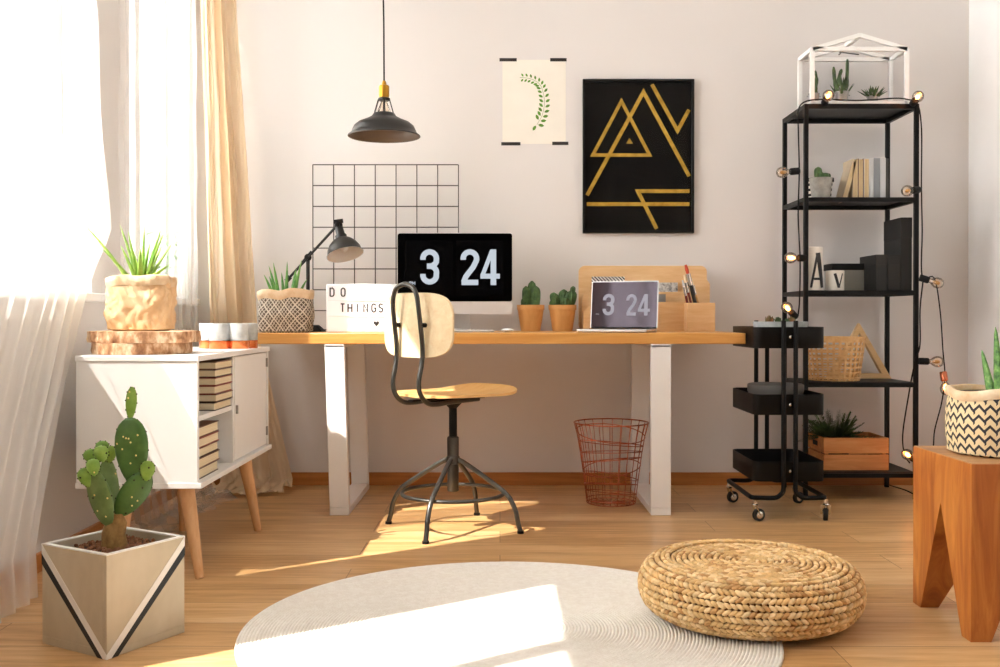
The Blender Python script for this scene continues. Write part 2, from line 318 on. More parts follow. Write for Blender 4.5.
struct(B(XL-.25, XR+.2, YR-.2, YR, 0, ZC).build('wall_rear', mat('rear_wall_paint', '#93877a', .9)))
struct(B(XL, XR, YB-.014, YB, 0, .062).build('baseboard_back', M['base'], bev=.003))
struct(B(XL, XL+.014, YR, YB-.014, 0, .062).build('baseboard_left', M['base_y'], bev=.003))
struct(B(XR-.014, XR, YR, YB-.014, 0, .062).build('baseboard_right', M['base_y'], bev=.003))
for i, (a, b) in enumerate(WIN):
    w = bpy.data.objects.new('window_%d' % (i+1), None); C.objects.link(w); struct(w); w.location = (XL, a, SILL)
    L = b-a; f = MB(); x0, x1 = -.15, -.10; H = HEAD-SILL
    f.box(x0, x1, 0, .05, 0, H).box(x0, x1, L-.05, L, 0, H).box(x0, x1, .05, L-.05, 0, .06).box(x0, x1, .05, L-.05, H-.05, H)
    if i != 0: f.box(x0, x1, L/2-.03, L/2+.03, .06, H-.05)
    f.build('window_frame', M['wframe'], w, bev=.004)
    B(-.128, -.124, .05, L-.05, .06, H-.05).build('window_pane', M['pane'], w)
    struct(B(XL-.16, XL+.05, a-.03, b+.03, SILL-.03, SILL).build('trim_%d' % (i+1), M['wframe'], bev=.004))
# window portals (guide the daylight through the openings; they emit nothing themselves)
def portal(loc, d, sx, sy):
    l = bpy.data.lights.new('portal', 'AREA'); l.shape = 'RECTANGLE'; l.size = sx; l.size_y = sy; l.cycles.is_portal = True
    o = bpy.data.objects.new('portal', l); C.objects.link(o); o.location = loc; o.rotation_euler = Vector(d).to_track_quat('-Z', 'Y').to_euler()
for a, b in WIN: portal((XL-.17, (a+b)/2, (SILL+HEAD)/2), (1, 0, 0), HEAD-SILL, b-a)

# ---------------------------------------------------------------- curtains
def curtain(nm, m, label, edges, zs, amp, freq, axis='y', seed=0, pool=None, xoff=None, ns=120, nzz=40):
    """edges(z)->(x0,y0,x1,y1): the curtain's two side edges at height z"""
    g = MB(); rows = []; nrm = Vector((1, 0, 0))
    for j in range(nzz+1):
        t = j/nzz; z = zs[0]+(zs[1]-zs[0])*t; e = edges(z); a = Vector((e[0], e[1], z)); b = Vector((e[2], e[3], z)); d = (b-a); L = d.length; d.normalize(); nr = Vector((d.y, -d.x, 0)); row = []
        for i in range(ns+1):
            s = i/ns; ph = s*freq*2*PI+.9*math.sin(s*7+seed)+.25*math.sin(z*2+s*5)
            A = amp*(.55+.45*noise.noise(Vector((s*5+seed, z*.5, 3))))*(1+.5*t)
            p = a.lerp(b, s)+nr*(A*math.sin(ph)+.012*noise.noise(Vector((s*20, z*3, seed))))
            row.append(p)
        rows.append(row)
    if pool:
        last = rows[-1]
        for k in range(1, 9):
            row = []
            for i, p in enumerate(last):
                s = i/ns; f = k/8
                q = p+Vector((pool[0]*f, pool[1]*f, 0))+Vector((.03*noise.noise(Vector((s*9, f*3, seed))), .05*noise.noise(Vector((s*8+4, f*3, seed))), 0))
                q.z = .012+pool[2]*abs(math.sin(f*PI*1.5+s*3+seed))*(1-.6*f)*(.5+abs(noise.noise(Vector((s*14, f*4, seed)))))
                row.append(q)
            rows.append(row)
    for r in rows: 
        for q in r: q.x = max(q.x, XL+.02)
    g.loft(rows, cap=False, closed=False)
    o = g.build(nm, m, smooth=True, ang=180); return o
def e1(z):
    if z > 1.05: y1 = 3.42+(2.27-z)*.13 if z > 1.1 else 3.57
    y1 = 3.36+.20*max(0, min(1, (2.4-z)/1.2)) if z > 1.1 else 3.58-.72*min(1, (1.1-z)/.95)**.7
    return (-1.40+.10*max(0, 1-z/1.2), 3.2-.44*max(0, min(1, (1.35-z)/.2))-.55*max(0, min(1, (.95-z)/.8)), -1.40+.07*max(0, 1-z/1.2), y1)
c = curtain('sheer_curtain', M['sheer'], '', e1, (2.8, .012), .013, 7, seed=1, ns=220)
tag(c, 'white sheer curtain hanging to the floor at the left edge, nearer window', 'curtain')
def e2(z): q = max(0, 1-z/.3); return (-1.405+.04*q, 3.72, -1.385+.10*q, 4.58-.06*q)
c = curtain('sheer_curtain', M['sheer2'], '', e2, (2.8, .03), .022, 9, seed=5, pool=(.13, -.06, .06), ns=160)
tag(c, 'white sheer curtain behind the white cabinet, hem bunched on the floor', 'curtain')
def e3(z):
    f = max(0, min(1, (2.27-z)/2.27)); g = max(0, (f-.67)/.33)
    return (-1.395+.06*f+.03*g, 4.67, -1.255+.15*f+.13*g, 4.75)
c = curtain('beige_drape', M['drape'], '', e3, (2.8, .05), .045, 2.2, seed=9, pool=(-.02, -.22, .07), ns=120)
tag(c, 'beige drape gathered in the corner, pooling on the floor beneath the desk end', 'curtain')
rail = thing('curtain_rail', 'white curtain rail above the windows', 'curtain rail', (-1.40, 2, 2.815))
B(-.02, .02, -.3, 2.83, 0, .03).build('rail', M['wframe'], rail, bev=.004); B(-.08, -.02, -.1, -.06, 0, .03).build('bracket', M['wframe'], rail); B(-.08, -.02, 1.7, 1.74, 0, .03).build('bracket', M['wframe'], rail)

# ---------------------------------------------------------------- plant makers
def leaf_spikes(g, n, h, r, spread, seed, w=.011, zb=0, lean=None, curve=.3, rmin=.3):
    rnd = random.Random(seed)
    for i in range(n):
        a = i*2.399+rnd.random()*.5; q = (i+.5)/n; rad = r*(rmin+(1-rmin)*q)*rnd.uniform(.7, 1); H = h*rnd.uniform(.62, 1)*(1-.25*q); sp = spread*q*rnd.uniform(.7, 1.2)
        p = Vector((rad*math.cos(a)*.5, rad*math.sin(a)*.5, zb)); d = Vector((math.cos(a), math.sin(a), 0))
        pts = [p+d*sp*(t**1.25)*(1-curve*t*.5)+Vector((0, 0, H*t)) for t in (0, .2, .45, .7, .88, 1)]
        g.tube(pts, [w*.8, w, w*.82, w*.55, w*.28, .0008], 7, flat=.55, up=d)
    return g
def columnar(g, x, y, z, r, h, ribs=9, lean=(0, 0), n=27):
    rings = []
    for j in range(11):
        t = j/10; rr = r*(.8+.35*math.sin(min(t*1.3, 1)*PI*.6))*math.sqrt(max(0, 1-(max(0, t-.72)/.285)**2)); 
        rings.append([Vector((x+lean[0]*t+rr*(1+.13*math.cos(ribs*2*PI*k/n))*math.cos(2*PI*k/n), y+lean[1]*t+rr*(1+.13*math.cos(ribs*2*PI*k/n))*math.sin(2*PI*k/n), z+h*t)) for k in range(n)])
    return g.loft(rings)
def bag(parent, mb, mc, rx, ry, h, cuff, seed, crump=.012, sq=3, uv=None, bulge=.06, wavy=.012, nm='paper_bag', big=False):
    n = 140 if big else 72
    def ring(z, k, off=0, cr=crump):
        out = []
        for i in range(n):
            a = 2*PI*i/n; c_, s_ = math.cos(a), math.sin(a); q = (abs(c_)**sq+abs(s_)**sq)**(-1/sq)
            if big: p3 = Vector((c_*1.6+seed, s_*1.6, z*12)); w3 = noise.noise(p3*1.3+Vector((5, 1, 2))); d = cr*(1.1*abs(noise.noise(p3+Vector((w3, 0, w3))*.8))+.55*abs(noise.noise(p3*2.3))+.3*abs(noise.noise(p3*5)))-cr*.2
            else: d = cr*(noise.noise(Vector((c_*3+seed, s_*3, z*22)))*1.3+.7*abs(noise.noise(Vector((c_*6+seed, s_*6, z*40)))))
            out.append(Vector(((rx*k+off+d)*q*c_, (ry*k+off+d)*q*s_, z)))
        return out
    g = MB(); z1 = h-cuff*.6
    rr = [ring(0, .8, cr=.002), ring(.004, .88, cr=.004)]+[ring(z1*t, .93+bulge*math.sin(t*PI)) for t in [(q+1)/26 for q in range(26)]]
    g.loft(rr); g.build(nm, mb, parent, smooth=True, ang=25 if crump > .008 else 50, uv=uv)
    g = MB(); out = []
    for z, o in ((h-cuff, .004), (h-cuff*.6, .009), (h-cuff*.1, .008), (h, .003), (h-.004, -.006), (h-cuff*.7, -.009)):
        r_ = ring(z, .93, o, crump*.6)
        for i, v in enumerate(r_): v.z += wavy*noise.noise(Vector((math.cos(2*PI*i/n)*1.7+seed, math.sin(2*PI*i/n)*1.7, 1)))
        out.append(r_)
    g.loft(out, cap=False).build('folded_cuff', mc, parent, smooth=True, ang=60)
    MB().lathe([(.001, h-cuff*.5), (rx*.88, h-cuff*.55), (rx*.88, h-cuff*.62)], sx=1, sy=ry/rx, n=24).build('soil', M['soil'], parent)

# ---------------------------------------------------------------- white cabinet
cab = thing('sideboard', 'white retro sideboard on splayed beech legs by the windows', 'cabinet', (-1.315, 3.1, 0))
w, L, z0, z1 = .377, .95, .282, .695
g = B(0, w, 0, .018, z0+.018, z1-.018).box(0, w, L-.018, L, z0+.018, z1-.018).box(0, .012, .018, L-.018, z0+.018, z1-.018)
g.build('side_and_back_panels', M['white'], cab, bev=.0015)
B(-.002, w+.004, -.004, L+.004, z1-.018, z1).build('top_panel', M['white'], cab, bev=.002)
B(-.002, w+.012, -.004, L+.004, z0, z0+.018).build('bottom_panel', M['white'], cab, bev=.002)
B(.012, w-.006, .43, .446, z0+.018, z1-.018).build('divider', M['white'], cab)
B(.012, w-.01, .018, .43, .487, .503).build('shelf', M['white'], cab)
d = B(w-.02, w-.004, .45, L-.022, z0+.022, z1-.022).build('door', M['white'], cab, bev=.002)
B(w-.004, w+.003, .462, .472, .47, .5).build('handle', M['hingem'], d)
for z in (.34, .615): B(w-.004, w+.002, L-.03, L-.018, z, z+.035).build('hinge', M['hingem'], d)
for x, y, dx, dy in ((.125, .09, -.01, -.05), (w-.06, .075, .062, -.062), (.115, .68, -.01, .03), (w-.03, .68, .045, .03)):
    MB().cyl((x, y, z0), (x+dx, y+dy, 0), .026, .0135, 20).build('leg', M['beech'], cab, smooth=True)

def flat_book(x, y, z, wx, ly, th, rz, cov, label, group):
    t = thing('book', label, 'book', (x, y, z), rz, group)
    c = B(-wx, 0, 0, ly, 0, .0028).box(-wx, 0, 0, ly, th-.0028, th).box(-wx, -wx+.003, 0, ly, .0028, th-.0028)
    c.build('cover', cov, t); B(-wx+.003, -.003, .003, ly-.003, .0028, th-.0028).build('pages', M['pages'], t)
cv = [M['cov_d'], M['cov_b'], M['cov_r'], M['cov_r'], M['cov_d'], M['cov_b']]
z = .503; names = ['bottom', 'second from the bottom', 'third from the bottom', 'fourth from the bottom', 'fifth from the bottom', 'top']
for i, th in enumerate((.028, .026, .028, .027, .026, .026)):
    flat_book(-.946+.003*(i % 2), 3.318+.003*((i*2) % 3), z, .15, .204, th, 0, cv[i], 'cream-edged book, %s of the six stacked on the sideboard\'s upper shelf' % names[i], 'books stacked on the upper shelf'); z += th+.0004
z = .30; cv2 = [M['cov_d'], M['cov_b'], M['cov_d'], M['cov_r'], M['cov_b']]; names = ['bottom', 'second from the bottom', 'middle', 'second from the top', 'top']
for i, th in enumerate((.034, .033, .031, .032, .034)):
    flat_book(-.952+.003*(i % 2), 3.14+.003*((i*2) % 3), z, .15, .236, th, 0, cv2[i], 'cream-edged book, %s of the five stacked in the sideboard\'s lower bay' % names[i], 'books stacked in the lower bay'); z += th+.0004

def slice_(x, y, z, r, h, seed, label):
    t = thing('wood_slice', label, 'wood slice', (x, y, z), 0, 'stacked tree slices')
    n = 64; rad = [r*(1+.03*math.sin(3*2*PI*i/n+seed)+.045*noise.noise(Vector((math.cos(2*PI*i/n)*4, math.sin(2*PI*i/n)*4, seed)))) for i in range(n)]
    def ring(k, zz): return [Vector((rad[i]*k*math.cos(2*PI*i/n)*(1+.02*noise.noise(Vector((i*.7, zz*40, seed)))), rad[i]*k*math.sin(2*PI*i/n), zz)) for i in range(n)]
    MB().loft([ring(.93, 0), ring(.93, h)]).build('cut_wood', M['rings'], t)
    MB().loft([ring(.93, 0), ring(.985, .001), ring(1, h*.3), ring(.99, h*.6), ring(.985, h-.001), ring(.93, h)], cap=False).build('bark', M['bark'], t, smooth=True, ang=25)
slice_(-1.185, 3.30, .695, .158, .037, 1, 'round bark-edged tree slice lying directly on the white sideboard')
slice_(-1.170, 3.315, .7322, .178, .037, 4, 'bark-edged tree slice on top of the other, under the paper bag')

t = thing('aloe_in_paper_bag', 'aloe in a crumpled tan paper bag on the tree slices', 'potted plant', (-1.178, 3.285, .7694))
bag(t, M['kraft'], M['kraft_cuff'], .100, .085, .178, .034, 3, crump=.014, sq=3.2, big=True)
g = MB(); rnd = random.Random(2)
for i, (tx, ty, H) in enumerate(((-.165, -.02, .185), (-.075, .03, .175), (-.045, -.03, .11), (.0, .02, .175), (-.02, -.04, .15), (.055, .01, .165), (.075, -.02, .15), (.085, .02, .125), (.04, .05, .12), (-.09, -.05, .10), (.02, -.05, .1), (.1, -.04, .055), (-.06, .06, .12), (.03, -.01, .12))):
    b0 = Vector((tx*.22, ty*.4, .155)); pts = [b0+Vector((tx*.92*(q**1.2), ty*q, H*1.12*q)) for q in (0, .2, .45, .7, .88, 1)]
    g.tube(pts, [.008, .0098, .0085, .006, .0035, .0006], 7, flat=.6)
g.build('leaves', M['aloe2'], t, smooth=True)

# clover shaped bowl
t = thing('scalloped_bowl', 'scalloped grey concrete bowl with copper base band on the sideboard', 'bowl', (-1.042, 3.84, .695), math.radians(17))
def lobes(R, r, n=6, seg=10, ph=0):
    out = []
    for k in range(n):
        c = ph+2*PI*k/n; cx, cy = R*math.cos(c), R*math.sin(c)
        out += [(cx+r*math.cos(c+a), cy+r*math.sin(c+a)) for a in [(-.60+1.2*q/seg)*PI for q in range(seg+1)]]
    return out
def lring(R, r, z): return [Vector((x, y, z)) for x, y in lobes(R, r)]
g = MB(); g.loft([lring(.070, .0375, .031), lring(.070, .0385, .033), lring(.070, .0385, .093), lring(.070, .0375, .096), lring(.070, .0335, .096), lring(.070, .033, .05)]); g.build('concrete_body', M['concrete'], t, smooth=True)
MB().loft([lring(.070, .038, 0), lring(.070, .039, .002), lring(.070, .039, .0309)]).build('copper_band', M['copperf'], t, smooth=True)

# ---------------------------------------------------------------- geometric planter with prickly pear
t = thing('prickly_pear_planter', 'prickly pear cactus in a square striped planter on the floor', 'potted plant', (-.935, 2.372, 0), math.radians(60))
a, H = .24, .247; th = .012
pl = B(0, a, 0, a, 0, .02).box(0, a, 0, th, .02, H).box(0, a, a-th, a, .02, H).box(0, th, th, a-th, .02, H).box(a-th, a, th, a-th, .02, H)
pb = pl.build('planter_box', M['planter'], t, bev=.0015)
B(-.001, a+.001, -.001, th, H, H+.003).box(-.001, a+.001, a-th, a+.001, H, H+.003).box(-.001, th, th, a-th, H, H+.003).box(a-th, a+.001, th, a-th, H, H+.003).build('white_rim', M['stripew'], pb)
mpx = lambda u, v, d: Vector((u, -d, v)); mpy = lambda u, v, d: Vector((-d, u, v))
for mp in (mpx, mpy):
    MB().prism([(0, 0), (.013, 0), (a, H-.022), (a, H), (a-.001, H), (0, .011)], mp, .0012).build('white_stripe', M['stripew'], pb)
    MB().prism([(.013, 0), (.032, 0), (a, H-.047), (a, H-.022)], mp, .0014).build('black_stripe', M['stripeb'], pb)
B(th, a-th, th, a-th, .2, .227).build('soil', M['soil'], t)
g = MB(); rnd = random.Random(8)
for i in range(420):
    r_ = rnd.uniform(.003, .0065); g.ball((rnd.uniform(th+.006, a-th-.006), rnd.uniform(th+.006, a-th-.006), .228+rnd.random()*.006), r_, r_*rnd.uniform(.7, 1), r_*.8, 6, 4)
o = g.build('pebbles', M['pebble'], t, smooth=True); o['kind'] = 'stuff'
cc = bpy.data.objects.new('cactus', None); C.objects.link(cc); cc.parent = t
RI = Matrix.Rotation(-math.radians(60), 3, 'Z')
def P2(px, py, dy=0):                                  # a point on the cactus, given in the plane through the planter's middle
    Y = 2.545+dy; wv = Vector(((px-500)*Y/1000, Y, .815-(py-317)*Y/1000)); return RI @ (wv-Vector((-.935, 2.372, 0)))
def pad(a, b, wd, m, tw=0, dy=0, dy2=None, spots=12, seed=0, egg=.18, th=.3):
    p0 = P2(*a, dy); p1 = P2(*b, dy if dy2 is None else dy2); ax = (p1-p0); L = ax.length; ax.normalize()
    view = RI @ Vector((math.sin(tw), -math.cos(tw), 0)); sx = ax.cross(view).normalized(); vv = sx.cross(ax).normalized()
    R = Matrix((sx, vv, ax)).transposed(); g = MB(); hw = wd*1.08/2*2.545/1000
    g.ball((p0+p1)/2, hw, hw*th, L/2*1.02, 20, 14, R, egg); rnd = random.Random(seed); g.mi = 1
    for k in range(int(spots*.6)):
        u = rnd.uniform(-.75, .75); v = rnd.uniform(-.75, .75)
        if u*u+v*v > .8: continue
        q = math.sqrt(max(0, 1-u*u-v*v)); w_ = 1+egg*v
        g.mi = 1 if (k % 3 or seed % 2 == 0) else 2
        g.ball((p0+p1)/2+R @ Vector((hw*u*w_, hw*th*q*w_*1.0, L/2*v)), .0026, n=6, m=4)
    for k in range(10):
        an = -1.2+k*.6; g.mi = 2; v = math.sin(an); g.ball((p0+p1)/2+R @ Vector((hw*math.cos(an)*(1+egg*v), 0, L/2*v)), .0022, n=5, m=4)
    g.build('cactus_pad', [m, M['areole'], M['areoled']], cc, smooth=True, ang=60)
MB().tube([P2(115, 560), P2(114, 545), P2(113, 534), P2(116, 522), P2(116, 514)], [.033, .032, .029, .026, .015], 16).build('trunk', M['trunk'], cc, smooth=True)
pad((117, 516), (148, 473), 25, M['pad'], .5, 0, .01, 12, 1, .1)
pad((108, 526), (92, 470), 25, M['pad2'], -.3, -.02, -.03, 10, 3, .05)
pad((112, 520), (106, 458), 20, M['pad2'], .9, .03, .035, 8, 4, .05)
pad((133, 484), (130, 418), 31, M['pad'], 0, .01, .01, 16, 6, .2)
pad((130, 419), (132, 387), 10, M['padn'], .3, .01, .01, 4, 8, .1)
pad((146, 481), (148, 461), 13, M['padn'], .2, .0, .0, 2, 5, .25)
for a_, b_, w_, dy in (((89, 487), (83, 468), 14, -.03), ((94, 476), (92, 459), 12, -.04), ((103, 462), (99, 446), 13, -.01), ((94, 463), (87, 450), 12, .01), ((109, 463), (112, 446), 10, .03), ((102, 456), (102, 441), 12, .04)):
    pad(a_, b_, w_, M['padn'], .3, dy, dy, 3, int(a_[0]), .3, .55)

# ---------------------------------------------------------------- desk
DZ = .749
desk = thing('desk', 'long oak-topped desk on white steel loop legs', 'desk', (-.01, 4.1, 0))
B(-1.022, 1.018, 0, .7, .704, DZ).build('desk_top', M['desk'], desk, bev=.003)
for sx, tilt in ((-1, .02), (1, 0)):
    x0, x1 = (-.690, -.610) if sx < 0 else (.630, .712); g = MB(); th = .035; dxt = -.02 if sx < 0 else 0
    def post(ya, yb):
        g.hexa([(x0, ya, .03), (x1, ya, .03), (x1, yb, .03), (x0, yb, .03), (x0+dxt, ya, .7), (x1+dxt, ya, .7), (x1+dxt, yb, .7), (x0+dxt, yb, .7)])
    post(.002, .002+th); post(.64-th, .64); g.box(x0, x1, .002, .64, 0, .03).box(x0+dxt, x1+dxt, .002, .64, .690, .704)
    g.build('leg', M['whitem'], desk, bev=.002)

# aloe in patterned bag on desk
t = thing('aloe_in_patterned_bag', 'aloe in a brown and white diamond-patterned bag, left end of desk', 'potted plant', (-.925, 4.32, DZ))
bag(t, M['diam'], M['kraft_cuff'], .118, .085, .178, .04, 11, crump=.005, sq=3, uv='wrap', wavy=.022)
g = MB()
for tx, ty, H in ((-.1, 0, .10), (-.085, .02, .14), (-.05, -.02, .15), (-.03, .03, .11), (.01, -.01, .155), (-.01, .03, .10), (.045, .01, .125), (.075, -.01, .16), (.06, -.03, .10), (.09, .02, .08), (-.065, -.03, .09), (.03, .04, .12)):
    b0 = Vector((tx*.55, ty, .15)); g.tube([b0+Vector((tx*.4*(q**1.3), ty*q*.5, H*q)) for q in (0, .2, .45, .7, .88, 1)], [.010, .0125, .0105, .0075, .004, .0006], 7, flat=.6)
g.build('leaves', M['aloe'], t, smooth=True)

# desk lamp
lx, ly = -.868, 4.52
t = thing('desk_lamp', 'black articulated desk lamp behind the patterned aloe bag', 'lamp', (lx, ly, DZ))
MB().hexa([(-.07, -.06, 0), (.075, -.06, 0), (.075, .06, 0), (-.07, .06, 0), (-.045, -.035, .03), (.045, -.035, .03), (.045, .035, .03), (-.045, .035, .03)]).build('base', M['blackm'], t, bev=.004)
MB().cyl((0, 0, .03), (0, 0, .335), .0085).build('post', M['enamel'], t, smooth=True)
g = MB().ball((0, 0, .335), .017, n=12, m=8).cyl((0, -.03, .335), (0, .03, .335), .009); g.cyl((-.022, -.012, .31), (.02, -.012, .36), .008); g.build('joint', M['blackm'], t, smooth=True)
A0 = Vector((-.088, -.015, .235)); A1 = Vector((.134, -.015, .478))
g = MB().cyl(A0, A1, .006).cyl(A0-(A1-A0)*.03, A0+(A1-A0)*.05, .011); g.build('arm', M['enamel'], t, smooth=True)
ax = Vector((.25, -.30, -.92)).normalized(); hd = A1+Vector((.008, -.008, 0))
g = MB().ball(hd, .019, n=12, m=8).cyl(hd+Vector((0, -.03, 0)), hd+Vector((0, .03, 0)), .009).cyl(hd+Vector((-.02, 0, .015)), hd+Vector((.02, 0, .02)), .01); g.build('head_joint', M['blackm'], t, smooth=True)
sh = MB().lathe([(.018, .01), (.02, .05), (.026, .052), (.026, .066), (.045, .078), (.062, .095), (.074, .118), (.079, .142), (.083, .146)], hd, ax, 36).build('lamp_shade', M['enamel'], t, smooth=True)
MB().lathe([(.024, .07), (.044, .08), (.06, .097), (.072, .12), (.077, .142), (.082, .1465)], hd, ax, 36).build('shade_lining', M['enamel_in'], sh, smooth=True)
MB().lathe([(.001, .135), (.018, .125), (.024, .108), (.014, .08), (.012, .06)], hd, ax, 16).build('light_bulb', M['keyw'], sh, smooth=True)

# lightbox
def glyph(ch):
    g = {'D': [[(0, 0), (0, 1), (.3, 1)]+arc(.3, .7, .3, .3, 90, 0, 6)+arc(.3, .3, .3, .3, 0, -90, 6)+[(0, 0)]],
         'O': [arc(.3, .7, .3, .3, 180, 0, 8)+arc(.3, .3, .3, .3, 0, -180, 8)+[(0, .7)]],
         'T': [[(0, 1), (.6, 1)], [(.3, 1), (.3, 0)]], 'H': [[(0, 0), (0, 1)], [(.6, 0), (.6, 1)], [(0, .5), (.6, .5)]],
         'I': [[(.3, 0), (.3, 1)]], 'N': [[(0, 0), (0, 1), (.6, 0), (.6, 1)]],
         'G': [arc(.3, .7, .3, .3, 20, 180, 8)+arc(.3, .3, .3, .3, 180, 360, 8)+[(.6, .48), (.32, .48)]],
         'S': [arc(.3, .74, .28, .26, 20, 200, 8)+[(.08, .6), (.52, .42)]+arc(.3, .26, .28, .26, 20, -160, 8)],
         'A': [[(0, 0), (.3, 1), (.6, 0)], [(.12, .32), (.48, .32)]], 'V': [[(0, 1), (.3, 0), (.6, 1)]],
         'P': [[(0, 0), (0, 1), (.3, 1)]+arc(.3, .75, .28, .25, 90, -90, 6)+[(0, .5)]], 'M': [[(0, 0), (0, 1), (.3, .4), (.6, 1), (.6, 0)]]}
    return g[ch]
def put(g, ch, x, z, w, h, st, mp, t=.0008, sub=1):
    for s in glyph(ch): g.ribbon([(x+u/.6*w, z+v*h) for u, v in s], st, mp, t, sub=sub)
lbx = thing('light_box', 'white cinema light box reading DO THINGS on the desk', 'light box', (-.73, 4.2, DZ), math.radians(2))
B(0, .295, 0, .045, 0, .205).build('case', M['keyw'], lbx, bev=.004)
B(.006, .289, -.001, 0, .006, .199).build('front_panel', M['lightbox'], lbx)
B(.004, .291, -.004, -.001, .068, .0705).box(.004, .291, -.004, -.001, .134, .1365).build('letter_rail', M['keyw'], lbx)
fm = lambda u, v, d: Vector((u, -.0011-d, v))
for ch, px in (('D', 330.0), ('O', 341.0)):
    g = MB(); put(g, ch, (px-326)/238, .153, .016, .034, .0055, fm, .001); g.build('letter', M['letter'], lbx)
for ch, px in zip('THINGS', (340.5, 347.8, 355.0, 363.5, 371.5, 378.5)):
    g = MB(); put(g, ch, (px-326)/238, .087, .016, .034, .0055, fm, .001); g.build('letter', M['letter'], lbx)
hx, hz = (376-326)/238, .040
MB().prism([(hx-.012, hz), (hx, hz-.015), (hx+.012, hz), (hx+.011, hz+.007), (hx+.005, hz+.009), (hx, hz+.004), (hx-.005, hz+.009), (hx-.011, hz+.007)], fm, .001).build('heart', M['letter'], lbx)

# flip clock digits
def num(ch):
    if ch == '3': return [arc(.5, .74, .34, .19, 190, 0, 10)[:]+arc(.5, .70, .34, .17, 0, -90, 6)[1:]+[(.36, .53)], [(.36, .53)]+arc(.5, .36, .34, .17, 90, 0, 6)+arc(.5, .28, .34, .19, 0, -190, 10)[1:]]
    if ch == '2': return [arc(.5, .74, .34, .19, 190, -20, 12)+[(.66, .50), (.3, .24), (.18, .08)], [(.08, .075), (.92, .075)]]
    return [[(.66, 0), (.66, 1)], [(.60, .97), (.13, .26)], [(.04, .25), (.97, .25)]]
def digits(g, lst, mp, k=.17):
    for ch, x0, x1, z0, z1 in lst:
        w, h = x1-x0, z1-z0
        for i, s in enumerate(num(ch)):
            st = .27*w if ch != '4' or i == 0 else (.2*w)
            if ch in '2' and i == 1: st = .15*h
            if ch == '4' and i == 2: st = .14*h
            g.ribbon([(x0+u*w, z0+v*h) for u, v in s], st, mp, .0004*(1+.3*i))
def clock_face(parent, px, mp, s, cards, dig, small, mcard, mdig, zsplit):
    g = MB()
    for x0, x1, z0, z1 in cards: g.prism(rrect(x0, x1, z0, zsplit-.0006, .008*s), mp, .0003); g.prism(rrect(x0, x1, zsplit+.0006, z1, .008*s), mp, .0003)
    g.build('flip_card', mcard, parent)
    digit_parts(parent, dig, small, lambda u, v, d: mp(u, v, d+.0005), mdig)
def digit_parts(parent, dig, small, mp2, m):
    for q in dig: g = MB(); digits(g, [q], mp2); g.build('digit', m, parent)
    sx, sz, sw = small; g = MB(); put(g, 'P', sx, sz, sw*.7, sw, sw*.22, mp2, .0004); g.build('letter', m, parent)
    g = MB(); put(g, 'M', sx+sw*1.0, sz, sw*.8, sw, sw*.22, mp2, .0004); g.build('letter', m, parent)
im = thing('desktop_computer', 'silver desktop computer showing 3 24 on its black screen', 'computer', (-.207, 4.6, DZ))
s_ = 217.4
def zi(y): return .815-(y-317)/s_-DZ
W_ = .264
mp = lambda u, v, d: Vector((u, -.012-d, v))
MB().prism(rrect(-W_, W_, zi(314), zi(233), .012), lambda u, v, d: Vector((u, .0-d, v)), .0115).build('aluminium_body', M['alu2'], im)
MB().prism(rrect(-W_+.0015, W_-.0015, zi(301.5), zi(233.6), .011), lambda u, v, d: Vector((u, -.0115-d, v)), .001).build('screen', M['screen'], im)
xi = lambda px: (px-455.3)/s_
zz = lambda y5: zi(220+y5/5)
cl = bpy.data.objects.new('flip_clock', None); C.objects.link(cl); cl.parent = im
clock_face(cl, 0, lambda u, v, d: Vector((u, -.0126-d, v)), 1, [(xi(380+130/5), xi(380+368/5), zz(375), zz(103)), (xi(380+383/5), xi(380+618/5), zz(375), zz(103))],
  [('3', xi(380+201/5), xi(380+301/5), zz(326), zz(148)), ('2', xi(380+402/5), xi(380+501/5), zz(326), zz(148)), ('4', xi(380+500/5), xi(380+604/5), zz(326), zz(148))], (xi(380+150/5), zz(325), .014), M['card'], M['digit'], zz(238))
MB().hexa([(-.07, .01, .012), (.07, .01, .012), (.07, .02, .012), (-.07, .02, .012), (-.06, .02, zi(300)), (.06, .02, zi(300)), (.06, .03, zi(300)), (-.06, .03, zi(300))]).box(-.07, .07, -.09, .09, 0, .012).build('stand', M['alu'], im, bev=.002)
B(-.2, .2, 0, .05, zi(305), zi(240)).build('rear_housing', M['alu'], im, bev=.01)

kb = thing('keyboard', 'slim white keyboard in front of the desktop computer', 'keyboard', (-.165, 4.33, DZ))
B(-.14, .14, 0, .11, 0, .007).build('key_tray', M['alu'], kb, bev=.002)
g = MB()
for r in range(5):
    for k in range(14): g.box(-.134+k*.0193, -.134+k*.0193+.016, .005+r*.0205, .022+r*.0205, .007, .0095)
o = g.build('keys', M['keyw'], kb); o['kind'] = 'stuff'
t = thing('computer_mouse', 'white computer mouse beside the keyboard', 'mouse', (.033, 4.34, DZ))
MB().ball((0, 0, .0085), .028, .052, .0085, 20, 10).build('mouse_shell', M['keyw'], t, smooth=True)

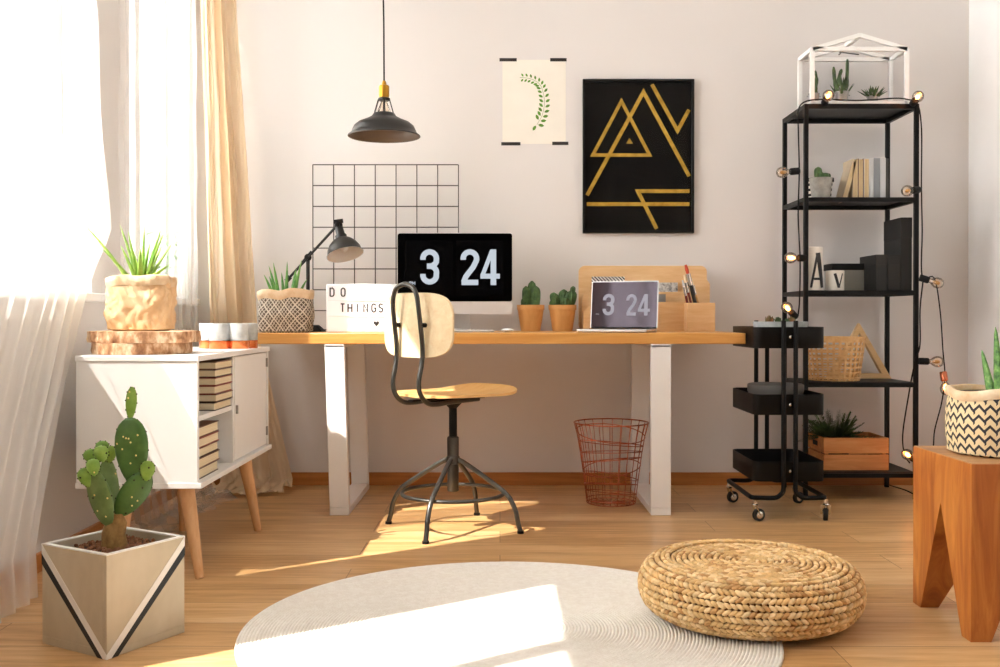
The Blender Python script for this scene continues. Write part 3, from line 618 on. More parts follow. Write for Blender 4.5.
# cactus pots on the desk
def pot(parent, r0, r1, h, m, rim=True, n=36, nm='pot'):
    pr = [(r0*.96, 0), (r0, .004), (r0+(r1-r0)*.8, h*.8), (r1, h*.82), (r1*1.01, h), (r1*.93, h), (r1*.9, h*.85)] if rim else [(r0*.96, 0), (r0, .003), (r1, h), (r1*.92, h), (r1*.9, h*.85)]
    MB().lathe(pr, n=n, cap=True).build(nm, m, parent, smooth=True)
t = thing('potted_cactus', 'columnar cactus in tan pot right of the computer', 'potted plant', (.143, 4.66, DZ), 0, 'pair of tan cactus pots')
pot(t, .046, .064, .122, M['terra'])
MB().lathe([(.001, .112), (.058, .11)], n=20).build('soil', M['soil'], t)
g = MB(); columnar(g, -.022, 0, .105, .015, .105); columnar(g, .006, .014, .105, .0165, .13); columnar(g, .024, -.01, .105, .0165, .105); columnar(g, -.03, .01, .1, .013, .055); g.build('cactus', M['cactus'], t, smooth=True)
t = thing('potted_cactus', 'knobbly branching cactus in tan pot nearer the laptop', 'potted plant', (.291, 4.66, DZ), 0, 'pair of tan cactus pots')
pot(t, .047, .065, .122, M['terra'])
MB().lathe([(.001, .112), (.058, .11)], n=20).build('soil', M['soil'], t)
g = MB(); columnar(g, -.045, 0, .1, .013, .045); columnar(g, -.03, -.005, .105, .017, .075, lean=(-.012, 0)); columnar(g, -.005, .01, .105, .018, .09, lean=(.012, 0)); columnar(g, .028, 0, .1, .022, .09, lean=(.015, 0)); columnar(g, .044, 0, .16, .010, .05, lean=(.006, 0)); columnar(g, .01, -.02, .1, .019, .06); g.build('cactus', M['cactus'], t, smooth=True)

# organiser
og = thing('desk_organiser', 'pale bamboo desk organiser with rounded back board behind the laptop', 'desk organiser', (.39, 4.62, DZ))
fo = lambda y: (lambda u, v, d: Vector((u, y-d, v)))
sO = 212.
def zo(y): return .815-(y-317)/sO-DZ
def xo(px): return (px-500)/sO-.39
MB().prism(rrect(xo(579), xo(708), 0, zo(265.5), .03, 8), fo(.13), .008).build('back_board', M['orgwood'], og, bev=.001)
MB().prism([(xo(581), 0), (xo(709), 0), (xo(709), zo(284)), (xo(704), zo(277)), (xo(690), zo(276)), (xo(680), zo(292)), (xo(610), zo(292)), (xo(590), zo(290.5)), (xo(583), zo(294)), (xo(581), zo(300))], fo(.085), .008).build('middle_board', M['orgwood'], og, bev=.001)
MB().prism([(xo(582), 0), (xo(686), 0), (xo(686), zo(302)), (xo(598), zo(303)), (xo(589), zo(306)), (xo(582), zo(312))], fo(.03), .008).build('front_board', M['orgwood'], og, bev=.001)
B(xo(582), xo(586), .03, .122, 0, zo(312)).box(xo(582), xo(708), .03, .122, 0, .006).build('side_board', M['orgwood'], og)
x0, x1 = xo(687)-.028, xo(714.5)-.030; 
g = B(x0, x1, -.06, -.052, 0, zo(303.3)).box(x0, x1, .02, .028, 0, zo(303.3)).box(x0, x0+.008, -.052, .02, 0, zo(303.3)).box(x1-.008, x1, -.052, .02, 0, zo(303.3)).box(x0, x1, -.052, .02, 0, .006)
g.build('pen_box', M['orgwood'], og, bev=.003)
nb = B(0, .155, 0, .012, 0, .250).build('notebook', M['slant'], None, (xo(592)+.39, 4.722, DZ+.0065), uv='xz'); tag(nb, 'black and white slant-striped notebook standing in the organiser', 'notebook')
nb = B(0, .16, 0, .008, 0, .222).build('notebook', M['notem'], None, (xo(646)+.39-.01, 4.722, DZ+.0065)); tag(nb, 'marbled grey notebook in the organiser left of the brushes', 'notebook')
nb = B(0, .012, 0, .12, 0, .17).build('folder', M['blackm'], None, (xo(588)+.39, 4.736, DZ)); bpy.data.objects.remove(nb)
nb = B(0, .2, 0, .004, 0, .166).build('card_sheet', M['greyp'], None, (xo(632)+.39-.05, 4.664, DZ+.0065)); tag(nb, 'grey card standing in the organiser\'s front slot', 'card')
bx = (x0+x1)/2+.39; by = 4.62-.018
def brush(px0, z0_, px1, py1, mh, mb_, label, w=.004, fl=True):
    X0 = .39+x0+px0; X1 = (px1-500)/sO; t = thing('paint_brush', label, 'brush', (X0, by, DZ+.007), 0, 'brushes in the pen box')
    e = Vector((X1-X0, .012, zo(py1)-.007)); 
    MB().cyl((0, 0, 0), e*.68, w*.8, w, 10).build('handle', mh, t, smooth=True)
    MB().cyl(e*.68, e*.86, w*1.15, w*1.3, 12).build('ferrule', M['chrome'], t, smooth=True)
    MB().tube([e*.86, e*.93, e], [w*1.3, w*1.7, w*1.1], 10, flat=.5).build('bristles', mb_, t, smooth=True)
brush(.075, 0, 681.5, 266, M['blackh'], M['red'], 'thick black-handled brush with rust-red bristles, tallest in pen box', .0095)
brush(.055, 0, 680, 276, M['wine'], M['kraft_cuff'], 'slim dark red brush beside the thick black one in pen box', .0062)
brush(.035, 0, 678.5, 281, M['wine'], M['cov_w'], 'leftmost dark red brush with pale bristles in pen box', .006)
brush(.092, 0, 687, 279, M['terra'], M['kraft_cuff'], 'thin tan-handled brush rightmost in pen box', .0045)

# laptop
lp = thing('laptop', 'open silver laptop showing 3 24 in front of the organiser', 'laptop', (.545, 4.42, DZ), math.radians(-21.4))
B(-.152, .152, -.205, 0, .002, .014).build('keyboard_base', M['alu'], lp, bev=.003)
g = MB()
for r in range(5):
    for k in range(13): g.box(-.125+k*.0195, -.125+k*.0195+.016, -.02-r*.019-.015, -.02-r*.019, .014, .0148)
o = g.build('keys', M['blackm'], lp); o['kind'] = 'stuff'
til = math.radians(8)
def ml(off): return lambda u, v, d: Vector((u, math.sin(til)*v-(d+off)*math.cos(til), .016+math.cos(til)*v-(d+off)*math.sin(til)))
sc = MB().prism(rrect(-.152, .152, 0, .212, .006), ml(-.005), .005).build('screen_lid', M['alu'], lp)
MB().prism(rrect(-.148, .148, .006, .208, .004), ml(0), .0006).build('display', M['lapscreen'], sc)
xl = lambda u: (u-372)/424*.296; zl = lambda v: .006+(488-v)/(488-185)*.202
digit_parts(sc, [('3', xl(230), xl(310), zl(412), zl(266)), ('2', xl(384), xl(455), zl(412), zl(268)), ('4', xl(458), xl(542), zl(412), zl(268))], (xl(190), zl(408), .007), ml(.0007), M['digit2'])
MB().prism([(-.148, -.001), (.148, -.001), (.148, .006), (-.148, .006)], ml(0), .0006).build('hinge', M['blackm'], sc)

# ---------------------------------------------------------------- wall things
sW = 206.6; YW = 4.84
def wx(px): return (px-500)/sW
def wz(py): return .815-(py-317)/sW
gr = MB(); x0, x1 = (313-500)*4.783/1000, (458.5-500)*4.783/1000; zt = .815+152*4.783/1000; zb = DZ+.005
for k in range(8): x = x0+(x1-x0)*k/7; gr.cyl((x, 0, zb), (x, 0, zt), .0028, n=6)
k = 0
while zt-k*.0995 > zb: gr.cyl((x0, -.004, zt-k*.0995), (x1, -.004, zt-k*.0995), .0028, n=6); k += 1
gr.cyl((x0, -.004, zb), (x1, -.004, zb), .0028, n=6)
o = gr.build('wire_grid', M['grid'], None, (0, 4.783, 0)); tag(o, 'dark wire memo grid standing on the desk against the wall', 'wire grid')

ps = thing('framed_poster', 'black framed poster with gold triangles and lines on the wall', 'poster', (0, YW, 0))
X0, X1, Z0, Z1 = wx(582.5), wx(693.5), wz(233.3), wz(80)
def pc(u, v): return (X0+(u-292)/(650-292)*(X1-X0), Z1-(v-127)/(612-127)*(Z1-Z0))
pm = lambda o: (lambda u, v, d: Vector((u, .009-o-d, v)))
g = MB(); fw = .012
g.box(X0, X0+fw, -.016, .009, Z0, Z1).box(X1-fw, X1, -.016, .009, Z0, Z1).box(X0+fw, X1-fw, -.016, .009, Z0, Z0+fw).box(X0+fw, X1-fw, -.016, .009, Z1-fw, Z1)
g.build('frame', M['pframe'], ps, bev=.0015)
bk = B(X0+fw, X1-fw, 0, .009, Z0+fw, Z1-fw).build('black_print', M['poster'], ps)
g = MB(); mp = lambda u, v, d: Vector((u, -.0002-d, v)); cv_ = lambda L: [pc(*p) for p in L]; w_ = .018
xr = 650-12.5; xl_ = 292+12.5
g.ribbon(cv_([(417, 195), (325, 365), (508, 365)]), w_*.9, mp, .0006, closed=True)
g.ribbon(cv_([(xl_+2, 492), (488, 166), (xr-2, 432)]), w_, mp, .0009)
g.ribbon(cv_([(515, 142), (598, 288), (xr-3, 222)]), w_, mp, .0007)
g.ribbon(cv_([(xl_+1, 520), (xr-1, 520)]), w_, mp, .0008); g.ribbon(cv_([(xr-1, 479), (470, 479), (531, 598)]), w_, mp, .0011)
g.prism(cv_([(432, 329), (454, 329), (443, 311)]), mp, .0008)
g.build('gold_lines', M['gold'], ps)
B(X0+fw, X1-fw, -.0125, -.011, Z0+fw, Z1-fw).build('glass', M['pglass'], ps)

pr = thing('botanical_print', 'cream paper with green leaf sprig taped to the wall', 'print', (0, YB-.0012, 0))
def q8(u, v): return (wx(495+u/6.67), wz(50+v/6.67))
a_, b_ = q8(50, 65), q8(472, 625)
B(a_[0], b_[0], 0, .001, b_[1], a_[1]).build('paper', M['paper'], pr)
for u0, u1, v in ((30, 145, 65), (368, 478, 65), (42, 170, 625), (382, 490, 622)):
    p, q = q8(u0, v-11), q8(u1, v+11); B(p[0], q[0], -.0006, 0, q[1], p[1]).build('tape_strip', M['tape'], pr)
st = spline([Vector((*q8(*p), 0)) for p in ((280, 498), (316, 430), (330, 350), (318, 270), (290, 220), (230, 190), (165, 183))], 5)
g = MB(); mp = lambda u, v, d: Vector((u, -.0003-d, v)); g.ribbon([(p.x, p.y) for p in st], .0016, mp, .0003)
for i, p in enumerate(st):
    if i % 2 or i > 29: continue
    d = (st[min(i+1, len(st)-1)]-st[i-1]).normalized(); sc_ = 1-.45*i/len(st)
    for sd in (-1, 1):
        nrm = Vector((-d.y, d.x, 0))*sd; ld = (nrm+d*.7).normalized(); L = .030*sc_; o = p+nrm*.003+ld*.003; nn = Vector((-ld.y, ld.x, 0))*.0072*sc_
        P_ = [o, o+ld*L*.3+nn*.9, o+ld*L*.65+nn, o+ld*L, o+ld*L*.65-nn, o+ld*L*.3-nn*.9]; g.prism([(q.x, q.y) for q in P_], mp, .0004)
g.build('leaf_drawing', M['leafp'], pr)

# pendant
pd = thing('pendant_lamp', 'black metal pendant lamp hanging above the desk', 'lamp', (-.463, 4.0, 0))
MB().tube([(0, 0, 1.745), (-.001, 0, 2.0), (-.008, 0, 2.3), (-.012, 0, 2.7)], .0032, 8).build('cord', M['blackm'], pd, smooth=True)
MB().lathe([(.03, 0), (.045, 0), (.045, .02), (.01, .028)], (-.012, 0, 2.692), n=20, cap=True).build('ceiling_rose', M['blackm'], pd)
MB().lathe([(.006, 1.758), (.009, 1.748), (.009, 1.742), (.019, 1.739), (.021, 1.734), (.021, 1.700), (.019, 1.692), (.012, 1.690)], n=24, cap=True).build('brass_socket', M['brass'], pd, smooth=True)
g = MB().lathe([(.02, 1.690), (.024, 1.688), (.024, 1.680), (.02, 1.678)], n=24, cap=True)
for a in (0, PI/2, PI, 3*PI/2): g.bar((.022*math.cos(a+.2), .022*math.sin(a+.2), 1.684), (.038*math.cos(a+.2), .038*math.sin(a+.2), 1.628), .012, .004)
g.build('yoke', M['enamel'], pd)
prf = [(.036, 1.630), (.042, 1.628), (.05, 1.616), (.075, 1.603), (.102, 1.592), (.119, 1.578), (.127, 1.56), (.130, 1.551), (.144, 1.540), (.1445, 1.536)]
sh = MB().lathe(prf, n=56).build('lamp_shade', M['enamel'], pd, smooth=True)
MB().lathe([(r-.002, z-.0015) for r, z in prf], n=56).build('shade_lining', M['inbrown'], sh, smooth=True)
MB().lathe([(.012, 1.69), (.014, 1.67), (.024, 1.645), (.03, 1.62), (.026, 1.595), (.012, 1.58), (.001, 1.577)], n=20).build('light_bulb', M['bulb'], pd, smooth=True)

# ---------------------------------------------------------------- swivel chair
CX, CY = -.181, 3.848
ch = thing('swivel_chair', 'industrial swivel chair, plywood seat and back on bent steel frame', 'chair', (CX, CY, 0), math.radians(49))
rot = math.radians(-18.5-49)
for k in range(4):
    a = rot+k*PI/2+0; d = Vector((math.cos(a), math.sin(a), 0)); z_ = Vector((0, 0, 1))
    lg = MB().tube(spline([d*.02+z_*.268, d*.06+z_*.248, d*.175+z_*.175, d*.225+z_*.135, d*.252+z_*.085, d*.262+z_*.04, d*.272+z_*.008], 5), .0095, 12).build('leg', M['steel'], ch, smooth=True)
    MB().cyl(d*.272, d*.272+z_*.01, .013, n=14).build('foot_cap', M['blackm'], lg, smooth=True)
MB().tube([(.196*math.cos(2*PI*k/56), .196*math.sin(2*PI*k/56), .138) for k in range(56)], .0075, 10, loop=True).build('foot_ring', M['steel'], ch, smooth=True)
MB().lathe([(.02, .145), (.022, .148), (.022, .25), (.026, .252), (.026, .278), (.0225, .28), (.0225, .352), (.018, .356)], n=28, cap=True).build('column_sleeve', M['steel'], ch, smooth=True)
MB().lathe([(.0155, .34), (.0155, .49)], n=24, cap=True).build('threaded_post', M['black'], ch, smooth=True)
g = MB().lathe([(.016, .465), (.035, .485), (.065, .499), (.07, .503)], n=24, cap=True).box(-.19, .13, -.05, -.025, .499, .505).box(-.19, .13, .025, .05, .499, .505); g.build('seat_bracket', M['blackm'], ch, bev=.001)
def sheet(fn, nu, nv, th, nm, m, parent):
    top = [[fn(i/nu, j/nv, th) for i in range(nu+1)] for j in range(nv+1)]; bot = [[fn(i/nu, j/nv, 0) for i in range(nu+1)] for j in range(nv+1)]
    g = MB(); g.loft(top, cap=False, closed=False); n0 = len(g.v); g.loft(bot, cap=False, closed=False); W1 = nu+1
    per = [i for i in range(nu+1)]+[j*W1+nu for j in range(1, nv+1)]+[nv*W1+i for i in reversed(range(nu))]+[j*W1 for j in reversed(range(1, nv))]
    for a, b in zip(per, per[1:]+per[:1]): g.face(a, b, n0+b, n0+a)
    return g.build(nm, m, parent, smooth=True, ang=50)
def sqmap(u, v, e=.62):
    x, y = u*2-1, v*2-1; return x*math.sqrt(1-.30*y**4), y*math.sqrt(1-.30*x**4)
def sqmap_old(u, v, e=.62):                                # unit square to rounded square
    x, y = u*2-1, v*2-1; k = 1-.17*(x*x*y*y)**e*1.0; return x*k*(1-.05*y*y), y*k*(1-.05*x*x)
def seat(u, v, t):
    x, y = sqmap(u, v); w = .19*(1+.04*x)
    return Vector((x*.208+.014, y*w, .513+t+.022*max(0, x)**3-.012*math.cos(x*2)*(1-y*y)*.6+.012*(y*y)*(.4-.5*x)))
sheet(seat, 20, 20, .010, 'seat', M['birchd'], ch)
def back(u, v, t):
    y, z = sqmap(u, v); return Vector((-.221+t+.03*(y*y)-.0*z, y*.180, .785+z*.119))
bkr = sheet(back, 20, 20, .010, 'backrest', M['birch'], ch)
g = MB()
side = lambda s: [(.08, s*.06, .498), (-.06, s*.06, .496), (-.15, s*.063, .492), (-.205, s*.067, .50), (-.242, s*.068, .535), (-.25, s*.068, .58), (-.236, s*.068, .64), (-.231, s*.068, .70), (-.241, s*.068, .78), (-.251, s*.067, .85), (-.254, s*.060, .895), (-.256, s*.042, .922)]
pts = spline(side(-1)+[(-.256, 0, .935)]+side(1)[::-1], 5)
g.tube(pts, .0088, 12).build('back_frame', M['steel'], ch, smooth=True)
for s in (-1, 1): MB().cyl((-.245, s*.068, .785), (-.205, s*.068, .785), .0085, n=14).build('bolt', M['blackm'], ch, smooth=True)

# ---------------------------------------------------------------- waste basket
wb = thing('waste_basket', 'copper wire waste basket on the floor beneath the desk', 'waste basket', (.486, 4.37, 0))
prf = [(.106, .006), (.12, .12), (.134, .22), (.148, .30), (.162, .354)]
def rad(z):
    for (r0, a), (r1, b) in zip(prf, prf[1:]):
        if z <= b: return r0+(r1-r0)*(z-a)/(b-a)
    return prf[-1][0]
g = MB(); n = 48; rnd = random.Random(4)
for k, z in enumerate((.006, .02, .05, .085, .12, .155, .19, .225, .262, .305, .354)):
    tx, ty = (rnd.uniform(-.02, .02), rnd.uniform(-.03, .03)) if 1 < k < 10 else (0, 0)
    pts = []
    for q in range(n): a = 2*PI*q/n; zz_ = z+tx*math.cos(a)+ty*math.sin(a); zz_ = max(.006, zz_); r = rad(zz_); pts.append((r*math.cos(a), r*math.sin(a), zz_))
    g.tube(pts, .0032 if k == 10 else .0023, 6, loop=True)
g.build('hoops', M['copper'], wb, smooth=True)
g = MB()
for q in range(22): a = 2*PI*q/22; g.tube([(.0, 0, .004)]+[(r*math.cos(a), r*math.sin(a), z) for r, z in prf], .0019, 5)
g.build('upright_wires', M['copper'], wb, smooth=True)

# ---------------------------------------------------------------- shelf unit
sx0, sx1, sy0, sy1 = 1.352, 1.862, 4.445, 4.795; p = .019
su = thing('shelf_unit', 'tall open black metal shelf unit beside the desk', 'shelf', (0, 0, 0))
su.location = (sx0, sy0, 0); DX, DY = sx1-sx0, sy1-sy0
for x, y in ((0, 0), (DX-p, 0), (0, DY-p), (DX-p, DY-p)): B(x, x+p, y, y+p, 0, 1.762).build('post', M['black'], su, bev=.0015)
SZ = [.121, .524, .934, 1.349, 1.762]
for z in SZ:
    g = B(p, DX-p, 0, p, z-.022, z-.002).box(p, DX-p, DY-p, DY, z-.022, z-.002).box(0, p, p, DY-p, z-.022, z-.002).box(DX-p, DX, p, DY-p, z-.022, z-.002)
    e = p if z < 1.7 else 0
    g.box(e, DX-e, e, DY-e, z-.004, z); g.build('shelf', M['black'], su, bev=.001)

# terrarium
te = thing('glass_terrarium', 'white-framed glass house terrarium on top of the shelf unit', 'terrarium', (1.387, 4.47, 1.7625)); w, dp, e, ap = .44, .20, .25, .312
g = MB(); b_ = .0175
def fb(a, b): g.bar(a, b, b_, b_)
h_ = b_/2
for y in (h_, dp-h_):
    fb((h_, y, h_), (w-h_, y, h_)); fb((h_, y, e), (w-h_, y, e)); fb((h_, y, 0), (h_, y, e)); fb((w-h_, y, 0), (w-h_, y, e)); fb((h_, y, e), (w/2, y, ap)); fb((w-h_, y, e), (w/2, y, ap))
for x, z in ((h_, h_), (w-h_, h_), (h_, e), (w-h_, e), (w/2, ap)): fb((x, .003, z), (x, dp-.003, z))
g.build('frame', M['terr'], te)
g = MB()
for y in (h_, dp-h_): g.prism([(h_, h_), (w-h_, h_), (w-h_, e), (w/2, ap), (h_, e)], lambda u, v, d: Vector((u, y+d, v)), .001)
g.box(h_, h_+.001, h_, dp-h_, h_, e).box(w-h_-.001, w-h_, h_, dp-h_, h_, e)
g.build('glass_panes', M['pglass'], te)
g = MB().bar((w/2-.06, dp*.5, e), (w/2, dp*.9, ap-.01), .005, .005).bar((w/2+.03, dp*.5, e), (w/2-.03, dp*.9, ap-.03), .005, .005); g.build('roof_stay', M['steel'], te)
def bucket(t, r=.026, h=.04):
    r *= 1.1; h *= 1.25
    MB().lathe([(r*.8, 0), (r*.82, .003), (r, h), (r*1.06, h+.002), (r*1.06, h-.002), (r*.9, h), (r*.85, h*.8)], n=24, cap=True).build('zinc_bucket', M['bucket'], t, smooth=True)
    for s in (-1, 1): MB().tube([(s*(r*.95+.008*math.sin(a)), .0+.01*math.cos(a), h*.75+.004*math.cos(a)) for a in [PI*k/8 for k in range(9)]], .0015, 5).build('handle', M['bucket'], t, smooth=True)
t = thing('succulent_in_bucket', 'small upright succulent in bucket, leftmost in the terrarium', 'potted plant', (1.415, 4.515, 1.777), 0, 'bucket succulents in the terrarium'); bucket(t, .022, .034)
g = MB(); g.tube(spline([(0, 0, .03), (.006, 0, .07), (.012, 0, .11), (.006, 0, .15)], 5), [.012]*6+[.009]*5+[.006]*4+[.001], 8); leaf_spikes(g, 9, .05, .02, .02, 3, .006, .03); g.build('leaves', M['succ'], t, smooth=True)
t = thing('succulent_in_bucket', 'tall forked succulent in zinc bucket, middle of the terrarium', 'potted plant', (1.54, 4.515, 1.777), 0, 'bucket succulents in the terrarium'); bucket(t, .028, .04)
g = MB(); leaf_spikes(g, 22, .09, .05, .045, 5, .007, .035)
for pts in ([(-.01, 0, .04), (-.03, 0, .1), (-.036, 0, .165)], [(.01, 0, .04), (.024, 0, .12), (.026, 0, .2)], [(-.01, 0, .08), (-.01, 0, .12), (.0, 0, .155)]): g.tube(spline(pts, 4), [.012]*4+[.008]*4+[.004], 8)
g.build('leaves', M['succ'], t, smooth=True)
t = thing('succulent_in_bucket', 'low spiky rosette succulent in bucket, rightmost in the terrarium', 'potted plant', (1.68, 4.515, 1.777), 0, 'bucket succulents in the terrarium'); bucket(t, .024, .034)
g = MB(); leaf_spikes(g, 30, .055, .05, .07, 7, .0075, .028, rmin=.2); g.build('leaves', M['succ'], t, smooth=True)

# second shelf
z = SZ[3]
t = thing('striped_pot', 'black and white striped pot behind the grey cactus pot', 'pot', (1.482, 4.65, z)); MB().lathe([(.05, 0), (.052, .004), (.062, .103), (.057, .103), (.054, .06)], n=36, cap=True).build('pot', M['striped'], t, smooth=True, uv='wrap'); MB().lathe([(.0625, .09), (.0665, .092), (.0665, .108), (.056, .108), (.056, .1)], n=36).build('rim', M['blackm'], t, smooth=True)
t = thing('potted_cactus', 'small cactus in grey concrete pot on the shelf beside the books', 'potted plant', (1.452, 4.53, z)); pot(t, .040, .051, .094, M['potg'], False)
MB().lathe([(.001, .085), (.046, .084)], n=20).build('soil', M['soil'], t)
g = MB(); columnar(g, -.012, 0, .08, .014, .065); columnar(g, .02, .0, .078, .02, .04); columnar(g, .0, .015, .08, .015, .045); g.build('cactus', M['cactus'], t, smooth=True)
def up_book(x, w, h, d, cov, label, lean=0, pg='pages_v'):
    t = thing('book', label, 'book', (x, 4.55, z), 0, 'books on the black shelf unit'); t.rotation_euler = (0, lean, 0)
    B(0, .0025, 0, d, 0, h).box(w-.0025, w, 0, d, 0, h).box(.0025, w-.0025, d-.003, d, 0, h).build('cover', cov, t); B(.0025, w-.0025, .002, d-.003, .002, h-.003).build('pages', M[pg], t)
up_book(1.535+.02, .022, .184, .10, M['cov_l'], 'leaning book with tan pages, leftmost on the shelf unit', math.radians(15))
up_book(1.604+.0, .024, .186, .13, M['cov_l'], 'upright sand-coloured book next to the leaning one')
up_book(1.629, .024, .186, .13, M['cov_b'], 'tan-paged book with brown cover, third from left on the shelf unit')
up_book(1.654, .026, .187, .13, M['cov_w'], 'tan-paged book with pale cover, fourth from left on the shelf unit')
def spine_book(x, w, h, cov, label):
    t = thing('book', label, 'book', (x, 4.55, z), 0, 'books on the black shelf unit'); B(0, w, 0, .003, 0, h).box(0, .0025, .003, .14, 0, h).box(w-.0025, w, .003, .14, 0, h).build('cover', cov, t, bev=.001); B(.0025, w-.0025, .003, .137, .003, h-.003).build('pages', M['pages_v'], t)
spine_book(1.681, .018, .187, M['cov_w'], 'pale grey spine book left of the dark grey one')
spine_book(1.70, .028, .189, M['cov_g'], 'grey spine book, second from right on the shelf unit')
spine_book(1.729, .025, .19, M['cov_w'], 'light grey spine book at the right end of the row')
spine_book(1.755, .012, .187, M['cov_k'], 'thin charcoal book, rightmost on the shelf unit')

# third shelf
z = SZ[2]
def cup(x, y, r, h, chh, label, w, lh, st, off):
    t = thing('lettered_cup', label, 'cup', (x, y, z), 0, 'lettered cups'); MB().lathe([(r*.95, 0), (r, .004), (r, h-.002), (r-.002, h), (r-.004, h-.002), (r-.004, .01)], n=40, cap=True).build('cup_body', M['china'], t, smooth=True)
    mp = lambda u, v, d: Vector(((r+d+.0020)*math.sin(u/r+off), -(r+d+.0020)*math.cos(u/r+off), v)); g = MB()
    segs = {'A': [([(-w/2, .012), (-.002, .012+lh)], st*.45), ([(.0, .012+lh), (w/2-.004, .012)], st), ([(-w*.3, .012+lh*.25), (w*.3, .012+lh*.25)], st*.5)], 'V': [([(-w/2, .012+lh), (0, .012)], st), ([(0, .012), (w/2, .012+lh)], st*.45)]}[chh]
    for pts, s_ in segs: g.ribbon(pts, s_, mp, .0009, sub=8)
    g.build('letter', M['letter'], t)
cup(1.408, 4.50, .042, .195, 'A', 'tall white cup with black letter A on the shelf unit', .058, .155, .021, .2)
cup(1.513, 4.52, .041, .09, 'V', 'short white cup with black letter V beside the tall one', .034, .064, .0115, .1)
t = thing('lidded_box', 'grey box with black lid behind the letter V cup', 'box', (1.535, 4.62, z)); B(0, .15, 0, .11, 0, .1).build('box_body', M['greybox'], t, bev=.001); B(-.004, .154, -.004, .114, .098, .128).build('lid', M['blackm'], t, bev=.001)
def bbox(x0, x1, h, label, m='dgrey'):
    t = thing('file_box', label, 'box', (x0, 4.472, z), 0, 'black file boxes'); w = x1-x0
    B(0, w, 0, .2, 0, h*.72).build('box_body', M[m], t, bev=.001); B(-.0008, w+.0008, -.0008, .2008, h*.72, h).build('lid', M[m], t, bev=.001)
bbox(1.681, 1.732, .160, 'low black file box, left of the two low ones on the shelf')
bbox(1.7345, 1.790, .158, 'low black file box between its twin and the tall one')
bbox(1.7925, 1.8415, .326, 'tall black file box at the right end of the shelf')

# fourth shelf
z = SZ[1]
t = thing('woven_basket', 'open-weave tan rattan basket on the shelf unit', 'basket', (1.531, 4.587, z)); R0, R1, H = .110, .136, .196
rr = lambda zz: R0+(R1-R0)*zz/H
def band(z0, z1, off, n=64, wob=0):
    g = MB(); g.loft([[Vector(((rr(zz)+o+wob*math.sin(k*PI/2))*math.cos(2*PI*k/n), (rr(zz)+o+wob*math.sin(k*PI/2))*math.sin(2*PI*k/n), zz)) for k in range(n)] for zz, o in ((z0, off), (z1, off), (z1, off+.003), (z0, off+.003), (z0, off))], cap=False); return g
for k in range(8): band(.012+k*.0235, .0205+k*.0235, 0, wob=.0012).build('woven_band', M['rattan'], t)
g = MB()
for k in range(30):
    a = 2*PI*k/30; d = Vector((math.cos(a), math.sin(a), 0)); s = Vector((-d.y, d.x, 0))*.0045
    A, B_ = d*(R0+.001)+Vector((0, 0, .002)), d*(R1+.001)+Vector((0, 0, H)); g.hexa([A-s, A+s, A+s+d*.002, A-s+d*.002, B_-s, B_+s, B_+s+d*.002, B_-s+d*.002])
g.build('upright_strips', M['rattan'], t)
band(H-.01, H+.005, -.002).build('rim', M['rattan'], t); MB().lathe([(.001, .002), (R0, .002), (R0, .006), (.001, .006)], n=36).build('bottom', M['rattan'], t)
t = thing('wooden_triangle', 'pale wooden triangular frame leaning behind the rattan basket', 'shelf ornament', (1.700, 4.757, z))
hh = .262; g = MB(); mp = lambda u, v, d: Vector((u, -d, v)); o_ = [(-.152, 0), (.152, 0), (0, hh)]; i_ = [(-.105, .024), (.105, .024), (0, hh-.047)]
for k in range(3): g.prism([o_[k], o_[(k+1) % 3], i_[(k+1) % 3], i_[k]], mp, .03)
g.build('triangle_frame', M['pine'], t, bev=.001)

# bottom shelf crate
z = SZ[0]
t = thing('wooden_crate', 'pine slatted crate on the bottom shelf', 'crate', (1.466, 4.525, z)); w, dp, H = .295, .245, .148
for y in (0, dp-.01):
    for z0 in (.0, .076): B(0, w, y, y+.01, z0, z0+.07).build('slat', M['crate'], t, bev=.001)
for x in (.0, w-.01):
    for z0 in (.0, .076): B(x, x+.01, .0102, dp-.0102, z0, z0+.07).build('slat', M['crate'], t, bev=.001)
B(-.0005, 0, dp/2-.035, dp/2+.035, .1, .122).build('handle_slot', M['blackm'], t)
B(.01, w-.01, .01, dp-.01, .004, .012).build('base_board', M['crate'], t)
for x in (.018, w-.018):
    for y in (.018, dp-.018): B(x-.007, x+.007, y-.007, y+.007, .012, .146).build('corner_post', M['crate'], t)
t = thing('feathery_plant', 'feathery dark green plant in black pot inside the crate', 'potted plant', (1.555, 4.64, z+.0125))
MB().lathe([(.055, 0), (.07, .13), (.074, .132), (.066, .132), (.06, .1)], n=28, cap=True).build('pot', M['blackm'], t, smooth=True)
g = MB(); rnd = random.Random(12)
for i in range(130):
    a = rnd.random()*2*PI; L = rnd.uniform(.06, .165); el = rnd.uniform(.15, 1.35); d = Vector((math.cos(a)*math.cos(el), .55*math.sin(a)*math.cos(el), math.sin(el))); b0 = Vector((.035*math.cos(a), .035*math.sin(a), .12))
    pts = [b0+d*L*q+Vector((0, 0, -.05*q*q*L/.15*math.cos(el))) for q in (0, .33, .66, 1)]; g.tube(pts, [.0016, .0014, .001, .0005], 4)
    for q in range(3, 14):
        f = q/14; c = pts[0].lerp(pts[-1], f); 
        for s in (-1, 1):
            dd = (Vector((-math.sin(a), math.cos(a)*.6, .3))*s+d*.9+Vector((0, 0, rnd.uniform(-.3, .4)))).normalized()*.027*(1.15-f*.6); u, v, _ = frame_of(dd); i0 = g.addv([c, c+dd*.5+u*.0034, c+dd, c+dd*.5-u*.0034]); g.face(i0, i0+1, i0+2, i0+3)
g.build('foliage', M['fern'], t)

